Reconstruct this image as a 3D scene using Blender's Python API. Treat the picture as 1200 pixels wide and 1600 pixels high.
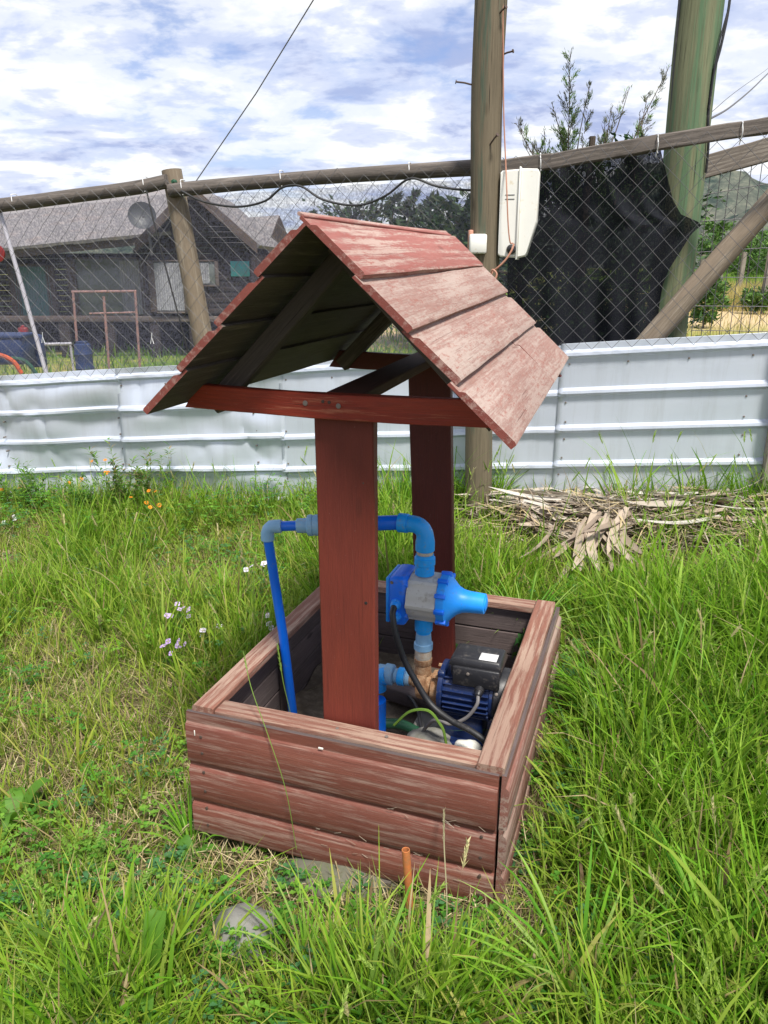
import bpy, math, random
import numpy as np
from mathutils import Vector, Matrix, noise
sc = bpy.context.scene
for o in list(bpy.data.objects): bpy.data.objects.remove(o)
R = math.radians
rnd = random.Random(7)
# ------------------------------------------------------------------ camera, sky, sun, exposure
CAM_H, F, PITCH = 1.5, 1210.0, R(17.779)
cd = bpy.data.cameras.new("camera"); cam = bpy.data.objects.new("camera", cd); sc.collection.objects.link(cam)
cam.location = (0, 0, CAM_H); cam.rotation_euler = (R(90) - PITCH, 0, 0)
cd.sensor_fit = 'VERTICAL'; cd.sensor_height = 24.0; cd.lens = 24.0 * F / 1600.0
cd.clip_start = 0.02; cd.clip_end = 3000
sc.camera = cam
SUN_EL, SUN_AZ = R(60), R(158)          # azimuth clockwise from +Y
sd = bpy.data.lights.new("sun", 'SUN'); sun = bpy.data.objects.new("sun", sd); sc.collection.objects.link(sun)
sd.energy = 4.3; sd.angle = R(10); sd.color = (1.0, 0.955, 0.88)
dirv = Vector((math.sin(SUN_AZ) * math.cos(SUN_EL), math.cos(SUN_AZ) * math.cos(SUN_EL), math.sin(SUN_EL)))
sun.rotation_euler = dirv.to_track_quat('Z', 'Y').to_euler()
sc.view_settings.view_transform = 'Standard'; sc.view_settings.look = 'None'
sc.view_settings.exposure = 0.55; sc.view_settings.gamma = 1.0; sc.view_settings.use_curve_mapping = False
sc.cycles.max_bounces = 7; sc.cycles.transparent_max_bounces = 24; sc.cycles.use_denoising = True

class NT:
    """tiny node helper"""
    def __init__(s, tree): s.t = tree; tree.nodes.clear()
    def n(s, typ, props=None, **ins):
        nd = s.t.nodes.new(typ)
        for k, v in (props or {}).items(): setattr(nd, k, v)
        for k, v in ins.items():
            key = int(k[1:]) if k[0] == '_' and k[1:].isdigit() else k.replace('_', ' ')
            sock = nd.inputs[key]
            if isinstance(v, bpy.types.NodeSocket): s.t.links.new(v, sock)
            elif v is not None: sock.default_value = v
        return nd
    def math(s, op, a, b=None, clamp=False):
        nd = s.t.nodes.new('ShaderNodeMath'); nd.operation = op; nd.use_clamp = clamp
        for i, v in enumerate((a, b)):
            if v is None: continue
            if isinstance(v, bpy.types.NodeSocket): s.t.links.new(v, nd.inputs[i])
            else: nd.inputs[i].default_value = v
        return nd.outputs[0]
    def ramp(s, fac, stops, interp='LINEAR'):
        nd = s.t.nodes.new('ShaderNodeValToRGB'); nd.color_ramp.interpolation = interp
        el = nd.color_ramp.elements
        while len(el) < len(stops): el.new(0.5)
        for e, (p, c) in zip(el, stops):
            e.position = p; e.color = (c, c, c, 1) if isinstance(c, (int, float)) else (*c, 1)
        s.t.links.new(fac, nd.inputs[0]); return nd.outputs[0]
    def mix(s, fac, a, b, mode='MIX'):
        nd = s.t.nodes.new('ShaderNodeMix'); nd.data_type = 'RGBA'; nd.blend_type = mode
        for i, v in ((0, fac), (6, a), (7, b)):
            if isinstance(v, bpy.types.NodeSocket): s.t.links.new(v, nd.inputs[i])
            else: nd.inputs[i].default_value = v if i == 0 else (*v, 1)
        return nd.outputs[2]
    def noise(s, vec, scale, detail=5, rough=0.6, dist=0.0):
        return s.n('ShaderNodeTexNoise', None, Vector=vec, Scale=scale, Detail=detail, Roughness=rough, Distortion=dist).outputs[0]
    def vmul(s, vec, m):
        return s.n('ShaderNodeVectorMath', {'operation': 'MULTIPLY'}, _0=vec, _1=m).outputs[0]

# world: Nishita sky seen through broken high cloud
w = bpy.data.worlds.new("World"); sc.world = w; w.use_nodes = True
T = NT(w.node_tree)
sky = T.n('ShaderNodeTexSky', {'sky_type': 'NISHITA', 'sun_disc': False, 'sun_elevation': SUN_EL, 'sun_rotation': SUN_AZ, 'dust_density': 1.2})
bg1 = T.n('ShaderNodeBackground', None, Color=T.mix(1.0, sky.outputs[0], (0.92, 0.90, 1.10), 'MULTIPLY'), Strength=0.105)
tc = T.n('ShaderNodeTexCoord')
sep = T.n('ShaderNodeSeparateXYZ', None, _0=tc.outputs['Generated'])
zz = T.math('ADD', T.math('MAXIMUM', sep.outputs[2], 0.0), 0.20)
cx = T.math('DIVIDE', sep.outputs[0], zz); cy = T.math('DIVIDE', sep.outputs[1], zz)
cv = T.n('ShaderNodeCombineXYZ', None, _0=cx, _1=T.math('MULTIPLY', cy, 1.0), _2=9.2).outputs[0]
big = T.noise(cv, 1.5, 3, 0.5, 0.2); fine = T.noise(cv, 4.2, 10, 0.58, 0.15)
mask = T.math('ADD', T.math('MULTIPLY', big, 0.5), T.math('MULTIPLY', fine, 0.62))
mask = T.ramp(mask, [(0.42, 0.18), (0.51, 0.75), (0.60, 1.0)], 'EASE')
shade = T.noise(T.vmul(cv, (1.0, 1.25, 1.0)), 2.8, 9, 0.58, 0.2)
ccol = T.ramp(shade, [(0.36, (0.42, 0.49, 0.74)), (0.46, (0.68, 0.74, 0.92)), (0.55, (0.95, 0.97, 1.0))], 'EASE')
bg2 = T.n('ShaderNodeBackground', None, Color=ccol, Strength=0.76)
mx = T.n('ShaderNodeMixShader', None, _0=mask, _1=bg1.outputs[0], _2=bg2.outputs[0])
T.n('ShaderNodeOutputWorld', None, Surface=mx.outputs[0])

# ------------------------------------------------------------------ projection helpers (only to read places off the calibrated view)
cP, sP = math.cos(PITCH), math.sin(PITCH)
def ray(px, py):
    X = (px - 600) / F; Y = -(py - 800) / F
    return Vector((X, cP + Y * sP, -sP + Y * cP))
O = Vector((0, 0, CAM_H))
def at_y(px, py, Y): d = ray(px, py); return O + d * (Y / d.y)
def at_z(px, py, z): d = ray(px, py); return O + d * ((z - CAM_H) / d.z)
FA, FB = Vector((-2.543, 5.141, 0)), Vector((1.902, 3.905, 0))
FD = (FB - FA).normalized(); FN = Vector((FD.y, -FD.x, 0))      # FN points towards the camera
if FN.y > 0: FN = -FN
def fence(px, py, off=0.0):                                     # point on the fence plane, off metres nearer to the camera
    P0 = FA + FN * off; d = ray(px, py); t = (P0 - O).dot(FN) / d.dot(FN); return O + d * t
def smooth(a, b, x):
    t = min(1, max(0, (x - a) / (b - a))); return t * t * (3 - 2 * t)
def ground_z(x, y):
    xs = np.clip(x, -3.5, 3.2); ys = np.clip(y, 0.3, 5.0)
    z = 0.085 * xs - 0.03 + 0.05 * (ys - 1.5)
    t = np.clip((y - 5.5) / 6, 0, 1); t = t * t * (3 - 2 * t)
    left = np.clip((-x) / 3, 0, 1)
    z = z * (1 - t * left) + 0.05 * t * left
    return z
def gz(x, y): return float(ground_z(x, y))

# ------------------------------------------------------------------ materials
def mat(name):
    m = bpy.data.materials.new(name); m.use_nodes = True; return m, NT(m.node_tree)
def finish(T, bsdf): T.n('ShaderNodeOutputMaterial', None, Surface=bsdf)
def gco(T): return T.n('ShaderNodeAttribute', {'attribute_name': 'gco'}).outputs['Vector']

def wood(name, c1, c2, bare, wear=0.5, rough=0.7, streak=1.0, rings=14.0, dark=(0.05, 0.03, 0.025), flake=0.0, flakecol=(0.3, 0.06, 0.05), chipv=(12, 190, 190), wearmix=0.8, soft=0.035):
    """painted, weathered board: c1/c2 paint tones, bare = wood where the paint has gone"""
    m, T = mat(name); g = gco(T)
    lo = T.noise(T.vmul(g, (2.0, 9, 9)), 1.0, 4, 0.6)
    st = T.noise(T.vmul(g, (6.0, 130, 130)), 1.0, 9, 0.78)
    st2 = T.noise(T.vmul(g, (14, 420, 420)), 1.0, 5, 0.7)
    wv = T.n('ShaderNodeTexWave', {'wave_type': 'BANDS', 'bands_direction': 'Y', 'wave_profile': 'SIN'}, Vector=T.vmul(g, (0.35, 1, 0.6)), Scale=rings, Distortion=3.5, Detail=1.5).outputs['Fac']
    base = T.mix(T.ramp(lo, [(0.35, 0.0), (0.65, 1.0)]), c1, c2)
    base = T.mix(T.math('MULTIPLY', T.ramp(st2, [(0.4, 1.0), (0.6, 0.0)]), 0.35), base, dark)
    chip = T.noise(T.vmul(g, chipv), 1.0, 10, 0.82)
    k = T.math('ADD', T.math('ADD', T.math('MULTIPLY', st, 0.40), T.math('MULTIPLY', lo, 0.30)), T.math('MULTIPLY', chip, 0.30))
    k = T.math('ADD', k, T.math('MULTIPLY', T.math('SUBTRACT', wv, 0.5), 0.045 * streak))
    c = 0.78 - 0.5 * wear
    wm = T.ramp(k, [(c - soft, 0.0), (c + soft, 1.0)])
    col = T.mix(T.math('MULTIPLY', wm, wearmix), base, bare)
    if flake > 0:
        fl = T.noise(T.vmul(g, (22, 70, 70)), 1.0, 10, 0.88, 0.3)
        col = T.mix(T.ramp(fl, [(0.60 - 0.2 * flake, 0.0), (0.64 - 0.2 * flake, 0.85)]), col, flakecol)
    ex = T.noise(T.vmul(g, (1.1, 5, 5)), 1.0, 3, 0.5)
    col = T.mix(T.math('MULTIPLY', T.ramp(ex, [(0.35, 1.0), (0.6, 0.0)]), 0.35), col, tuple(q * 0.6 for q in c2))
    # grain cracks and knots
    cr = T.noise(T.vmul(g, (3.0, 260, 260)), 1.0, 3, 0.5)
    col = T.mix(T.math('MULTIPLY', T.ramp(cr, [(0.27, 1.0), (0.33, 0.0)]), 0.8), col, dark)
    vo = T.n('ShaderNodeTexVoronoi', {'feature': 'F1'}, Vector=T.vmul(g, (3.2, 9, 9)), Scale=1.0, Randomness=1.0).outputs[0]
    col = T.mix(T.math('MULTIPLY', T.ramp(vo, [(0.05, 1.0), (0.10, 0.0)]), 0.6), col, dark)
    sp = T.noise(g, 210, 4, 0.7)
    col = T.mix(T.math('MULTIPLY', T.ramp(sp, [(0.68, 0.0), (0.74, 1.0)]), 0.35), col, (0.6, 0.52, 0.46))
    h = T.math('ADD', T.math('MULTIPLY', st, 0.6), T.math('MULTIPLY', st2, 0.5))
    h = T.math('SUBTRACT', h, T.math('MULTIPLY', T.ramp(cr, [(0.27, 1.0), (0.33, 0.0)]), 0.6))
    h = T.math('ADD', h, T.math('MULTIPLY', wm, -0.25))
    b = T.n('ShaderNodeBump', None, Strength=0.55, Distance=0.004, Height=h)
    p = T.n('ShaderNodeBsdfPrincipled', None, Base_Color=col, Roughness=T.math('ADD', T.math('MULTIPLY', wm, 0.2), rough, True), Normal=b.outputs[0])
    p.inputs['Specular IOR Level'].default_value = 0.3
    finish(T, p.outputs[0]); return m

def plain(name, c, rough=0.5, metal=0.0, var=0.15, dirt=0.0, dirtcol=(0.12, 0.09, 0.06), scale=30, spec=0.5, bump=0.15):
    m, T = mat(name); g = gco(T)
    n1 = T.noise(g, scale, 5, 0.6); n2 = T.noise(g, scale * 3.7, 4, 0.65)
    col = T.mix(n1, tuple(x * (1 - var) for x in c), tuple(min(1, x * (1 + var)) for x in c))
    if dirt > 0:
        d = T.ramp(T.math('ADD', T.math('MULTIPLY', n1, 0.6), T.math('MULTIPLY', n2, 0.4)), [(0.62 - 0.3 * dirt, 0.0), (0.70 - 0.1 * dirt, 1.0)])
        col = T.mix(T.math('MULTIPLY', d, 0.75), col, dirtcol)
    b = T.n('ShaderNodeBump', None, Strength=bump, Distance=0.002, Height=n2)
    p = T.n('ShaderNodeBsdfPrincipled', None, Base_Color=col, Roughness=T.math('ADD', T.math('MULTIPLY', n2, 0.15), rough - 0.07, True), Metallic=metal, Normal=b.outputs[0])
    p.inputs['Specular IOR Level'].default_value = spec
    finish(T, p.outputs[0]); return m

def leafmat(name, trans=0.35, rough=0.45):
    m, T = mat(name)
    c = T.n('ShaderNodeAttribute', {'attribute_name': 'col'}).outputs['Color']
    p = T.n('ShaderNodeBsdfPrincipled', None, Base_Color=c, Roughness=rough); p.inputs['Specular IOR Level'].default_value = 0.2
    t = T.n('ShaderNodeBsdfTranslucent', None, Color=T.mix(0.5, c, (0.20, 0.42, 0.02), 'MIX') if trans > 0.3 else c)
    x = T.n('ShaderNodeMixShader', None, _0=trans, _1=p.outputs[0], _2=t.outputs[0])
    finish(T, x.outputs[0]); return m

M = {}
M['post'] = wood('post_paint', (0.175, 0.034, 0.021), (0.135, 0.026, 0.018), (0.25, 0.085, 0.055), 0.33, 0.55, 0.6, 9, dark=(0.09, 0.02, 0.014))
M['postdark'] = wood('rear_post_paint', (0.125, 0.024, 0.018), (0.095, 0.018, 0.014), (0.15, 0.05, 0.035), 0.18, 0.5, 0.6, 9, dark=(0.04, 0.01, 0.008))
M['beam'] = wood('beam_paint', (0.36, 0.050, 0.020), (0.24, 0.028, 0.014), (0.42, 0.16, 0.09), 0.36, 0.5, 1.4, 16, dark=(0.07, 0.02, 0.012))
M['beamdull'] = wood('beam_dull', (0.12, 0.05, 0.035), (0.08, 0.03, 0.025), (0.22, 0.14, 0.11), 0.35, 0.75, 1, 14)
M['wall'] = wood('wall_paint', (0.215, 0.075, 0.050), (0.165, 0.052, 0.037), (0.36, 0.25, 0.20), 0.49, 0.62, 1.0, 12, dark=(0.07, 0.022, 0.016), wearmix=0.75, soft=0.04)
M['wallpale'] = wood('wall_paint_pale', (0.25, 0.105, 0.080), (0.20, 0.078, 0.060), (0.36, 0.28, 0.23), 0.54, 0.75, 1.0, 12, dark=(0.10, 0.05, 0.04))
M['cap'] = wood('cap_paint', (0.26, 0.115, 0.078), (0.20, 0.075, 0.052), (0.40, 0.29, 0.22), 0.56, 0.75, 1.2, 14, dark=(0.10, 0.05, 0.04))
M['roof'] = wood('roof_paint', (0.33, 0.130, 0.108), (0.27, 0.085, 0.070), (0.43, 0.34, 0.29), 0.52, 0.75, 1.6, 10, dark=(0.16, 0.06, 0.05), wearmix=0.75, soft=0.035, chipv=(26, 140, 140), flake=0.25, flakecol=(0.28, 0.085, 0.065))
M['roofpale'] = wood('roof_paint_pale', (0.31, 0.185, 0.152), (0.27, 0.140, 0.115), (0.41, 0.34, 0.295), 0.58, 0.75, 0.5, 8, dark=(0.15, 0.08, 0.065), wearmix=0.75, soft=0.04, chipv=(40, 110, 110), flake=0.30, flakecol=(0.27, 0.11, 0.085))
M['roofred'] = wood('roof_edge_paint', (0.25, 0.070, 0.052), (0.20, 0.052, 0.040), (0.38, 0.25, 0.21), 0.47, 0.65, 1, 14, dark=(0.10, 0.03, 0.025))
M['raw'] = wood('raw_dark_wood', (0.125, 0.103, 0.084), (0.080, 0.068, 0.058), (0.20, 0.17, 0.14), 0.42, 0.85, 1.5, 10, dark=(0.012, 0.010, 0.008))
M['inner'] = wood('inner_wood', (0.145, 0.110, 0.105), (0.10, 0.078, 0.075), (0.22, 0.18, 0.17), 0.35, 0.85, 1.5, 12, dark=(0.015, 0.011, 0.010))
M['grey'] = wood('grey_weathered_timber', (0.20, 0.17, 0.14), (0.15, 0.125, 0.105), (0.33, 0.29, 0.245), 0.55, 0.85, 1.4, 14, dark=(0.05, 0.04, 0.035))
M['rail'] = wood('rail_timber', (0.135, 0.115, 0.10), (0.10, 0.085, 0.075), (0.22, 0.19, 0.165), 0.5, 0.85, 1.4, 14, dark=(0.035, 0.03, 0.025))
M['tan'] = wood('tan_round_timber', (0.25, 0.20, 0.14), (0.20, 0.16, 0.115), (0.34, 0.29, 0.22), 0.5, 0.8, 1.2, 8, dark=(0.09, 0.06, 0.04))
M['brace'] = wood('brace_timber', (0.27, 0.21, 0.15), (0.20, 0.165, 0.125), (0.38, 0.32, 0.25), 0.5, 0.8, 1.2, 8, dark=(0.07, 0.05, 0.04))
M['housewood'] = wood('house_wood', (0.036, 0.031, 0.031), (0.025, 0.022, 0.024), (0.08, 0.07, 0.072), 0.5, 0.85, 1, 9)
M['woodstrip'] = wood('pale_strip', (0.12, 0.09, 0.085), (0.09, 0.07, 0.065), (0.25, 0.21, 0.19), 0.5, 0.85, 1, 9)
def polemat(name, tan, green, gs):
    m, T = mat(name); g = gco(T)
    a = T.noise(T.vmul(g, (1.3, 17, 17)), 1.0, 4, 0.6); st = T.noise(T.vmul(g, (3.0, 120, 120)), 1.0, 7, 0.7)
    f = T.ramp(T.math('ADD', T.math('MULTIPLY', a, 0.75), T.math('MULTIPLY', st, 0.25)), [(0.56 - gs, 0.0), (0.64 - gs, 1.0)])
    col = T.mix(f, tan, green)
    col = T.mix(T.math('MULTIPLY', T.ramp(st, [(0.35, 1.0), (0.55, 0.0)]), 0.55), col, tuple(x * 0.35 for x in tan))
    cr = T.noise(T.vmul(g, (1.4, 90, 90)), 1.0, 2, 0.5)
    crm = T.ramp(cr, [(0.29, 1.0), (0.33, 0.0)])
    col = T.mix(crm, col, (0.02, 0.018, 0.015))
    vo = T.n('ShaderNodeTexVoronoi', None, Vector=T.vmul(g, (2.5, 7, 7)), Scale=1.0).outputs[0]
    col = T.mix(T.math('MULTIPLY', T.ramp(vo, [(0.05, 1.0), (0.12, 0.0)]), 0.7), col, (0.05, 0.035, 0.02))
    h = T.math('SUBTRACT', st, T.math('MULTIPLY', crm, 1.0))
    b = T.n('ShaderNodeBump', None, Strength=0.8, Distance=0.006, Height=h)
    p = T.n('ShaderNodeBsdfPrincipled', None, Base_Color=col, Roughness=0.8, Normal=b.outputs[0]); p.inputs['Specular IOR Level'].default_value = 0.25
    finish(T, p.outputs[0]); return m
M['pole'] = polemat('utility_pole_wood', (0.165, 0.135, 0.090), (0.065, 0.100, 0.070), 0.035)
M['bigpole'] = polemat('green_pole_wood', (0.19, 0.20, 0.115), (0.105, 0.175, 0.095), 0.09)

def metalmat():
    m, T = mat('galvanised_sheet'); g = gco(T)
    n1 = T.noise(T.vmul(g, (3, 1, 3)), 1.0, 4, 0.5); n2 = T.noise(g, 60, 4, 0.6); n3 = T.noise(T.vmul(g, (40, 1, 3)), 1.0, 4, 0.6)
    col = T.mix(n1, (0.53, 0.58, 0.66), (0.63, 0.67, 0.75))
    col = T.mix(T.math('MULTIPLY', T.ramp(n3, [(0.60, 0.0), (0.75, 1.0)]), 0.25), col, (0.36, 0.37, 0.38))
    col = T.mix(T.math('MULTIPLY', T.ramp(n2, [(0.66, 0.0), (0.72, 1.0)]), 0.3), col, (0.40, 0.40, 0.40))
    sepg = T.n('ShaderNodeSeparateXYZ', None, _0=g)
    splash = T.math('MULTIPLY', T.ramp(T.math('ADD', sepg.outputs[2], T.math('MULTIPLY', n1, 0.12)), [(0.05, 1.0), (0.22, 0.0)]), 0.35)
    col = T.mix(splash, col, (0.30, 0.28, 0.24))
    n4 = T.noise(T.vmul(g, (14, 1, 1.2)), 1.0, 6, 0.7)
    col = T.mix(T.math('MULTIPLY', T.ramp(n4, [(0.50, 0.0), (0.68, 1.0)]), 0.30), col, (0.40, 0.42, 0.45))
    n5 = T.noise(T.vmul(g, (2.2, 1, 5)), 1.0, 5, 0.6)
    b = T.n('ShaderNodeBump', None, Strength=0.10, Distance=0.02, Height=n5)
    p = T.n('ShaderNodeBsdfPrincipled', None, Base_Color=col, Metallic=0.33, Roughness=T.math('ADD', T.math('MULTIPLY', n2, 0.12), 0.29), Normal=b.outputs[0])
    finish(T, p.outputs[0]); return m
M['sheet'] = metalmat()
M['wire'] = plain('galvanised_wire', (0.10, 0.10, 0.105), 0.6, 0.2, 0.3, 0.2)
M['darkwire'] = plain('dark_steel_wire', (0.12, 0.115, 0.12), 0.6, 0.4)
M['rust'] = plain('rusty_iron', (0.30, 0.15, 0.07), 0.85, 0.0, 0.4, 0.6, (0.50, 0.36, 0.22), 60)
M['rustdark'] = plain('rusty_nail', (0.07, 0.045, 0.035), 0.8)
M['blackpl'] = plain('black_plastic', (0.016, 0.016, 0.019), 0.42, 0, 0.2, 0.25, (0.10, 0.09, 0.08), 40, 0.5)
M['cable'] = plain('black_cable', (0.018, 0.018, 0.020), 0.5, dirt=0.2, dirtcol=(0.09, 0.08, 0.07))
M['greycable'] = plain('grey_cable', (0.16, 0.15, 0.15), 0.55)
M['coppercable'] = plain('copper_coloured_cable', (0.42, 0.20, 0.13), 0.5)
M['pipe'] = plain('pipe_blue', (0.004, 0.14, 0.72), 0.32, 0, 0.12, 0.12, (0.16, 0.20, 0.28), 25)
M['fitting'] = plain('fitting_blue', (0.010, 0.33, 0.86), 0.42, 0, 0.15, 0.30, (0.20, 0.24, 0.26), 35)
M['palefit'] = plain('faded_fitting_blue', (0.22, 0.42, 0.62), 0.5, 0, 0.18, 0.35, (0.35, 0.38, 0.38), 40)
M['ctrlblue'] = plain('controller_blue', (0.006, 0.16, 0.82), 0.42, 0, 0.12, 0.25, (0.12, 0.14, 0.2), 20)
M['ctrlcyan'] = plain('controller_light_blue', (0.012, 0.28, 0.88), 0.44, 0, 0.12, 0.20, (0.1, 0.2, 0.3), 20)
M['ctrlgrey'] = plain('controller_grey', (0.52, 0.52, 0.49), 0.5, 0, 0.1, 0.25, (0.25, 0.22, 0.18), 30)
M['motor'] = plain('motor_blue_enamel', (0.009, 0.024, 0.095), 0.38, 0.1, 0.2, 0.25, (0.10, 0.10, 0.11), 35)
M['label'] = None
M['tape'] = plain('thread_tape', (0.5, 0.46, 0.38), 0.7, 0, 0.2, 0.6, (0.34, 0.19, 0.09), 60)
M['whitepl'] = plain('aged_white_plastic', (0.74, 0.73, 0.67), 0.45, 0, 0.06, 0.15, (0.55, 0.42, 0.22), 14)
M['white'] = plain('white_plastic_tie', (0.8, 0.8, 0.8), 0.5)
M['orange'] = plain('orange_conduit', (0.55, 0.16, 0.04), 0.6, 0, 0.15, 0.85, (0.24, 0.13, 0.06), 40)
M['stone'] = plain('field_stone', (0.20, 0.195, 0.18), 0.9, 0, 0.35, 0.35, (0.10, 0.10, 0.06), 12, 0.3, 0.9)
M['mossstone'] = plain('mossy_stone', (0.13, 0.125, 0.095), 0.95, 0, 0.35, 0.5, (0.06, 0.075, 0.03), 12, 0.2, 0.9)
M['soil'] = plain('box_soil', (0.13, 0.105, 0.08), 0.95, 0, 0.4, 0.45, (0.22, 0.18, 0.13), 40, 0.1, 0.9)
M['greenpl'] = plain('dark_green_pipe', (0.012, 0.075, 0.035), 0.5)
M['nail'] = plain('screw_head_steel', (0.20, 0.17, 0.15), 0.6, 0.4)
M['hole'] = plain('dark_hole', (0.01, 0.01, 0.01), 0.9)
M['roofmetal'] = plain('house_roof_sheet', (0.20, 0.185, 0.185), 0.8, 0.0, 0.15, 0.35, (0.24, 0.19, 0.17), 2.0)
M['glass'] = plain('house_window_glass', (0.16, 0.18, 0.17), 0.15, 0.0, 0.35, 0, scale=2)
M['curtain'] = plain('pale_curtain', (0.30, 0.30, 0.33), 0.9, 0, 0.2, scale=6)
M['teal'] = plain('teal_curtain', (0.09, 0.20, 0.22), 0.9, 0, 0.3, scale=6)
M['tealsign'] = plain('teal_board', (0.05, 0.30, 0.33), 0.7)
M['dark'] = plain('painted_void_shade', (0.03, 0.028, 0.03), 0.9)  # near-black tone painted for the shade under the house floor
M['bluebarrel'] = plain('blue_barrel_plastic', (0.015, 0.035, 0.11), 0.5)
M['redpl'] = plain('red_plastic', (0.22, 0.02, 0.02), 0.4)
M['orangepl'] = plain('orange_plastic', (0.50, 0.09, 0.02), 0.4)
M['dish'] = plain('dark_dish', (0.05, 0.055, 0.06), 0.5)
M['pinksteel'] = plain('rusty_pink_steel', (0.30, 0.17, 0.15), 0.7)
M['palepipe'] = plain('pale_steel_pipe', (0.50, 0.48, 0.52), 0.45, 0.3)
M['bark'] = plain('bark', (0.10, 0.075, 0.055), 0.9, 0, 0.3, bump=0.9)
M['leaf'] = leafmat('grass_leaf', 0.42, 0.5)
M['needle'] = leafmat('conifer_foliage', 0.15, 0.6)
M['dry'] = leafmat('dry_leaf', 0.12, 0.75)
M['petal'] = leafmat('petal', 0.25, 0.6)
def labelmat():
    m, T = mat('pump_data_label'); g = gco(T)
    b = T.n('ShaderNodeTexBrick', None, Vector=g, Scale=150.0, Color1=(0.72, 0.72, 0.70, 1), Color2=(0.42, 0.42, 0.42, 1), Mortar=(0.75, 0.75, 0.74, 1))
    p = T.n('ShaderNodeBsdfPrincipled', None, Base_Color=b.outputs[0], Roughness=0.4); finish(T, p.outputs[0]); return m
M['label'] = labelmat()
def netmat(name, col, cover, weave, streaks=0.15, trans=0.4):
    """knitted shade net: threads (opaque) and openings (clear), below pixel size"""
    m, T = mat(name); g = gco(T)
    wx = T.n('ShaderNodeTexWave', {'bands_direction': 'X'}, Vector=g, Scale=weave, Distortion=1.5, Detail=1.0).outputs['Fac']
    wz = T.n('ShaderNodeTexWave', {'bands_direction': 'Z'}, Vector=g, Scale=weave * 1.3, Distortion=1.2, Detail=1.0).outputs['Fac']
    nz = T.noise(g, 90, 2, 0.6); nb = T.noise(T.vmul(g, (5, 1, 2)), 1.0, 3, 0.5)
    k = T.math('ADD', T.math('MULTIPLY', T.math('MAXIMUM', wx, wz), 0.5), T.math('MULTIPLY', nz, 0.5))
    k = T.math('ADD', k, T.math('MULTIPLY', T.math('SUBTRACT', nb, 0.5), streaks))
    th = 0.86 - 0.45 * cover
    a = T.ramp(k, [(th - 0.07, 0.0), (th + 0.07, 1.0)])
    d = T.n('ShaderNodeBsdfDiffuse', None, Color=(*col, 1)); tl = T.n('ShaderNodeBsdfTranslucent', None, Color=(*col, 1))
    dd = T.n('ShaderNodeMixShader', None, _0=trans, _1=d.outputs[0], _2=tl.outputs[0])
    tr = T.n('ShaderNodeBsdfTransparent')
    x = T.n('ShaderNodeMixShader', None, _0=a, _1=tr.outputs[0], _2=dd.outputs[0])
    finish(T, x.outputs[0]); return m
M['palenet'] = netmat('pale_shade_net', (0.15, 0.15, 0.20), 0.40, 55.0, 0.10, 0.45)
M['blacknet'] = netmat('black_shade_net', (0.022, 0.023, 0.029), 1.16, 50.0, 0.16, 0.2)

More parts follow.
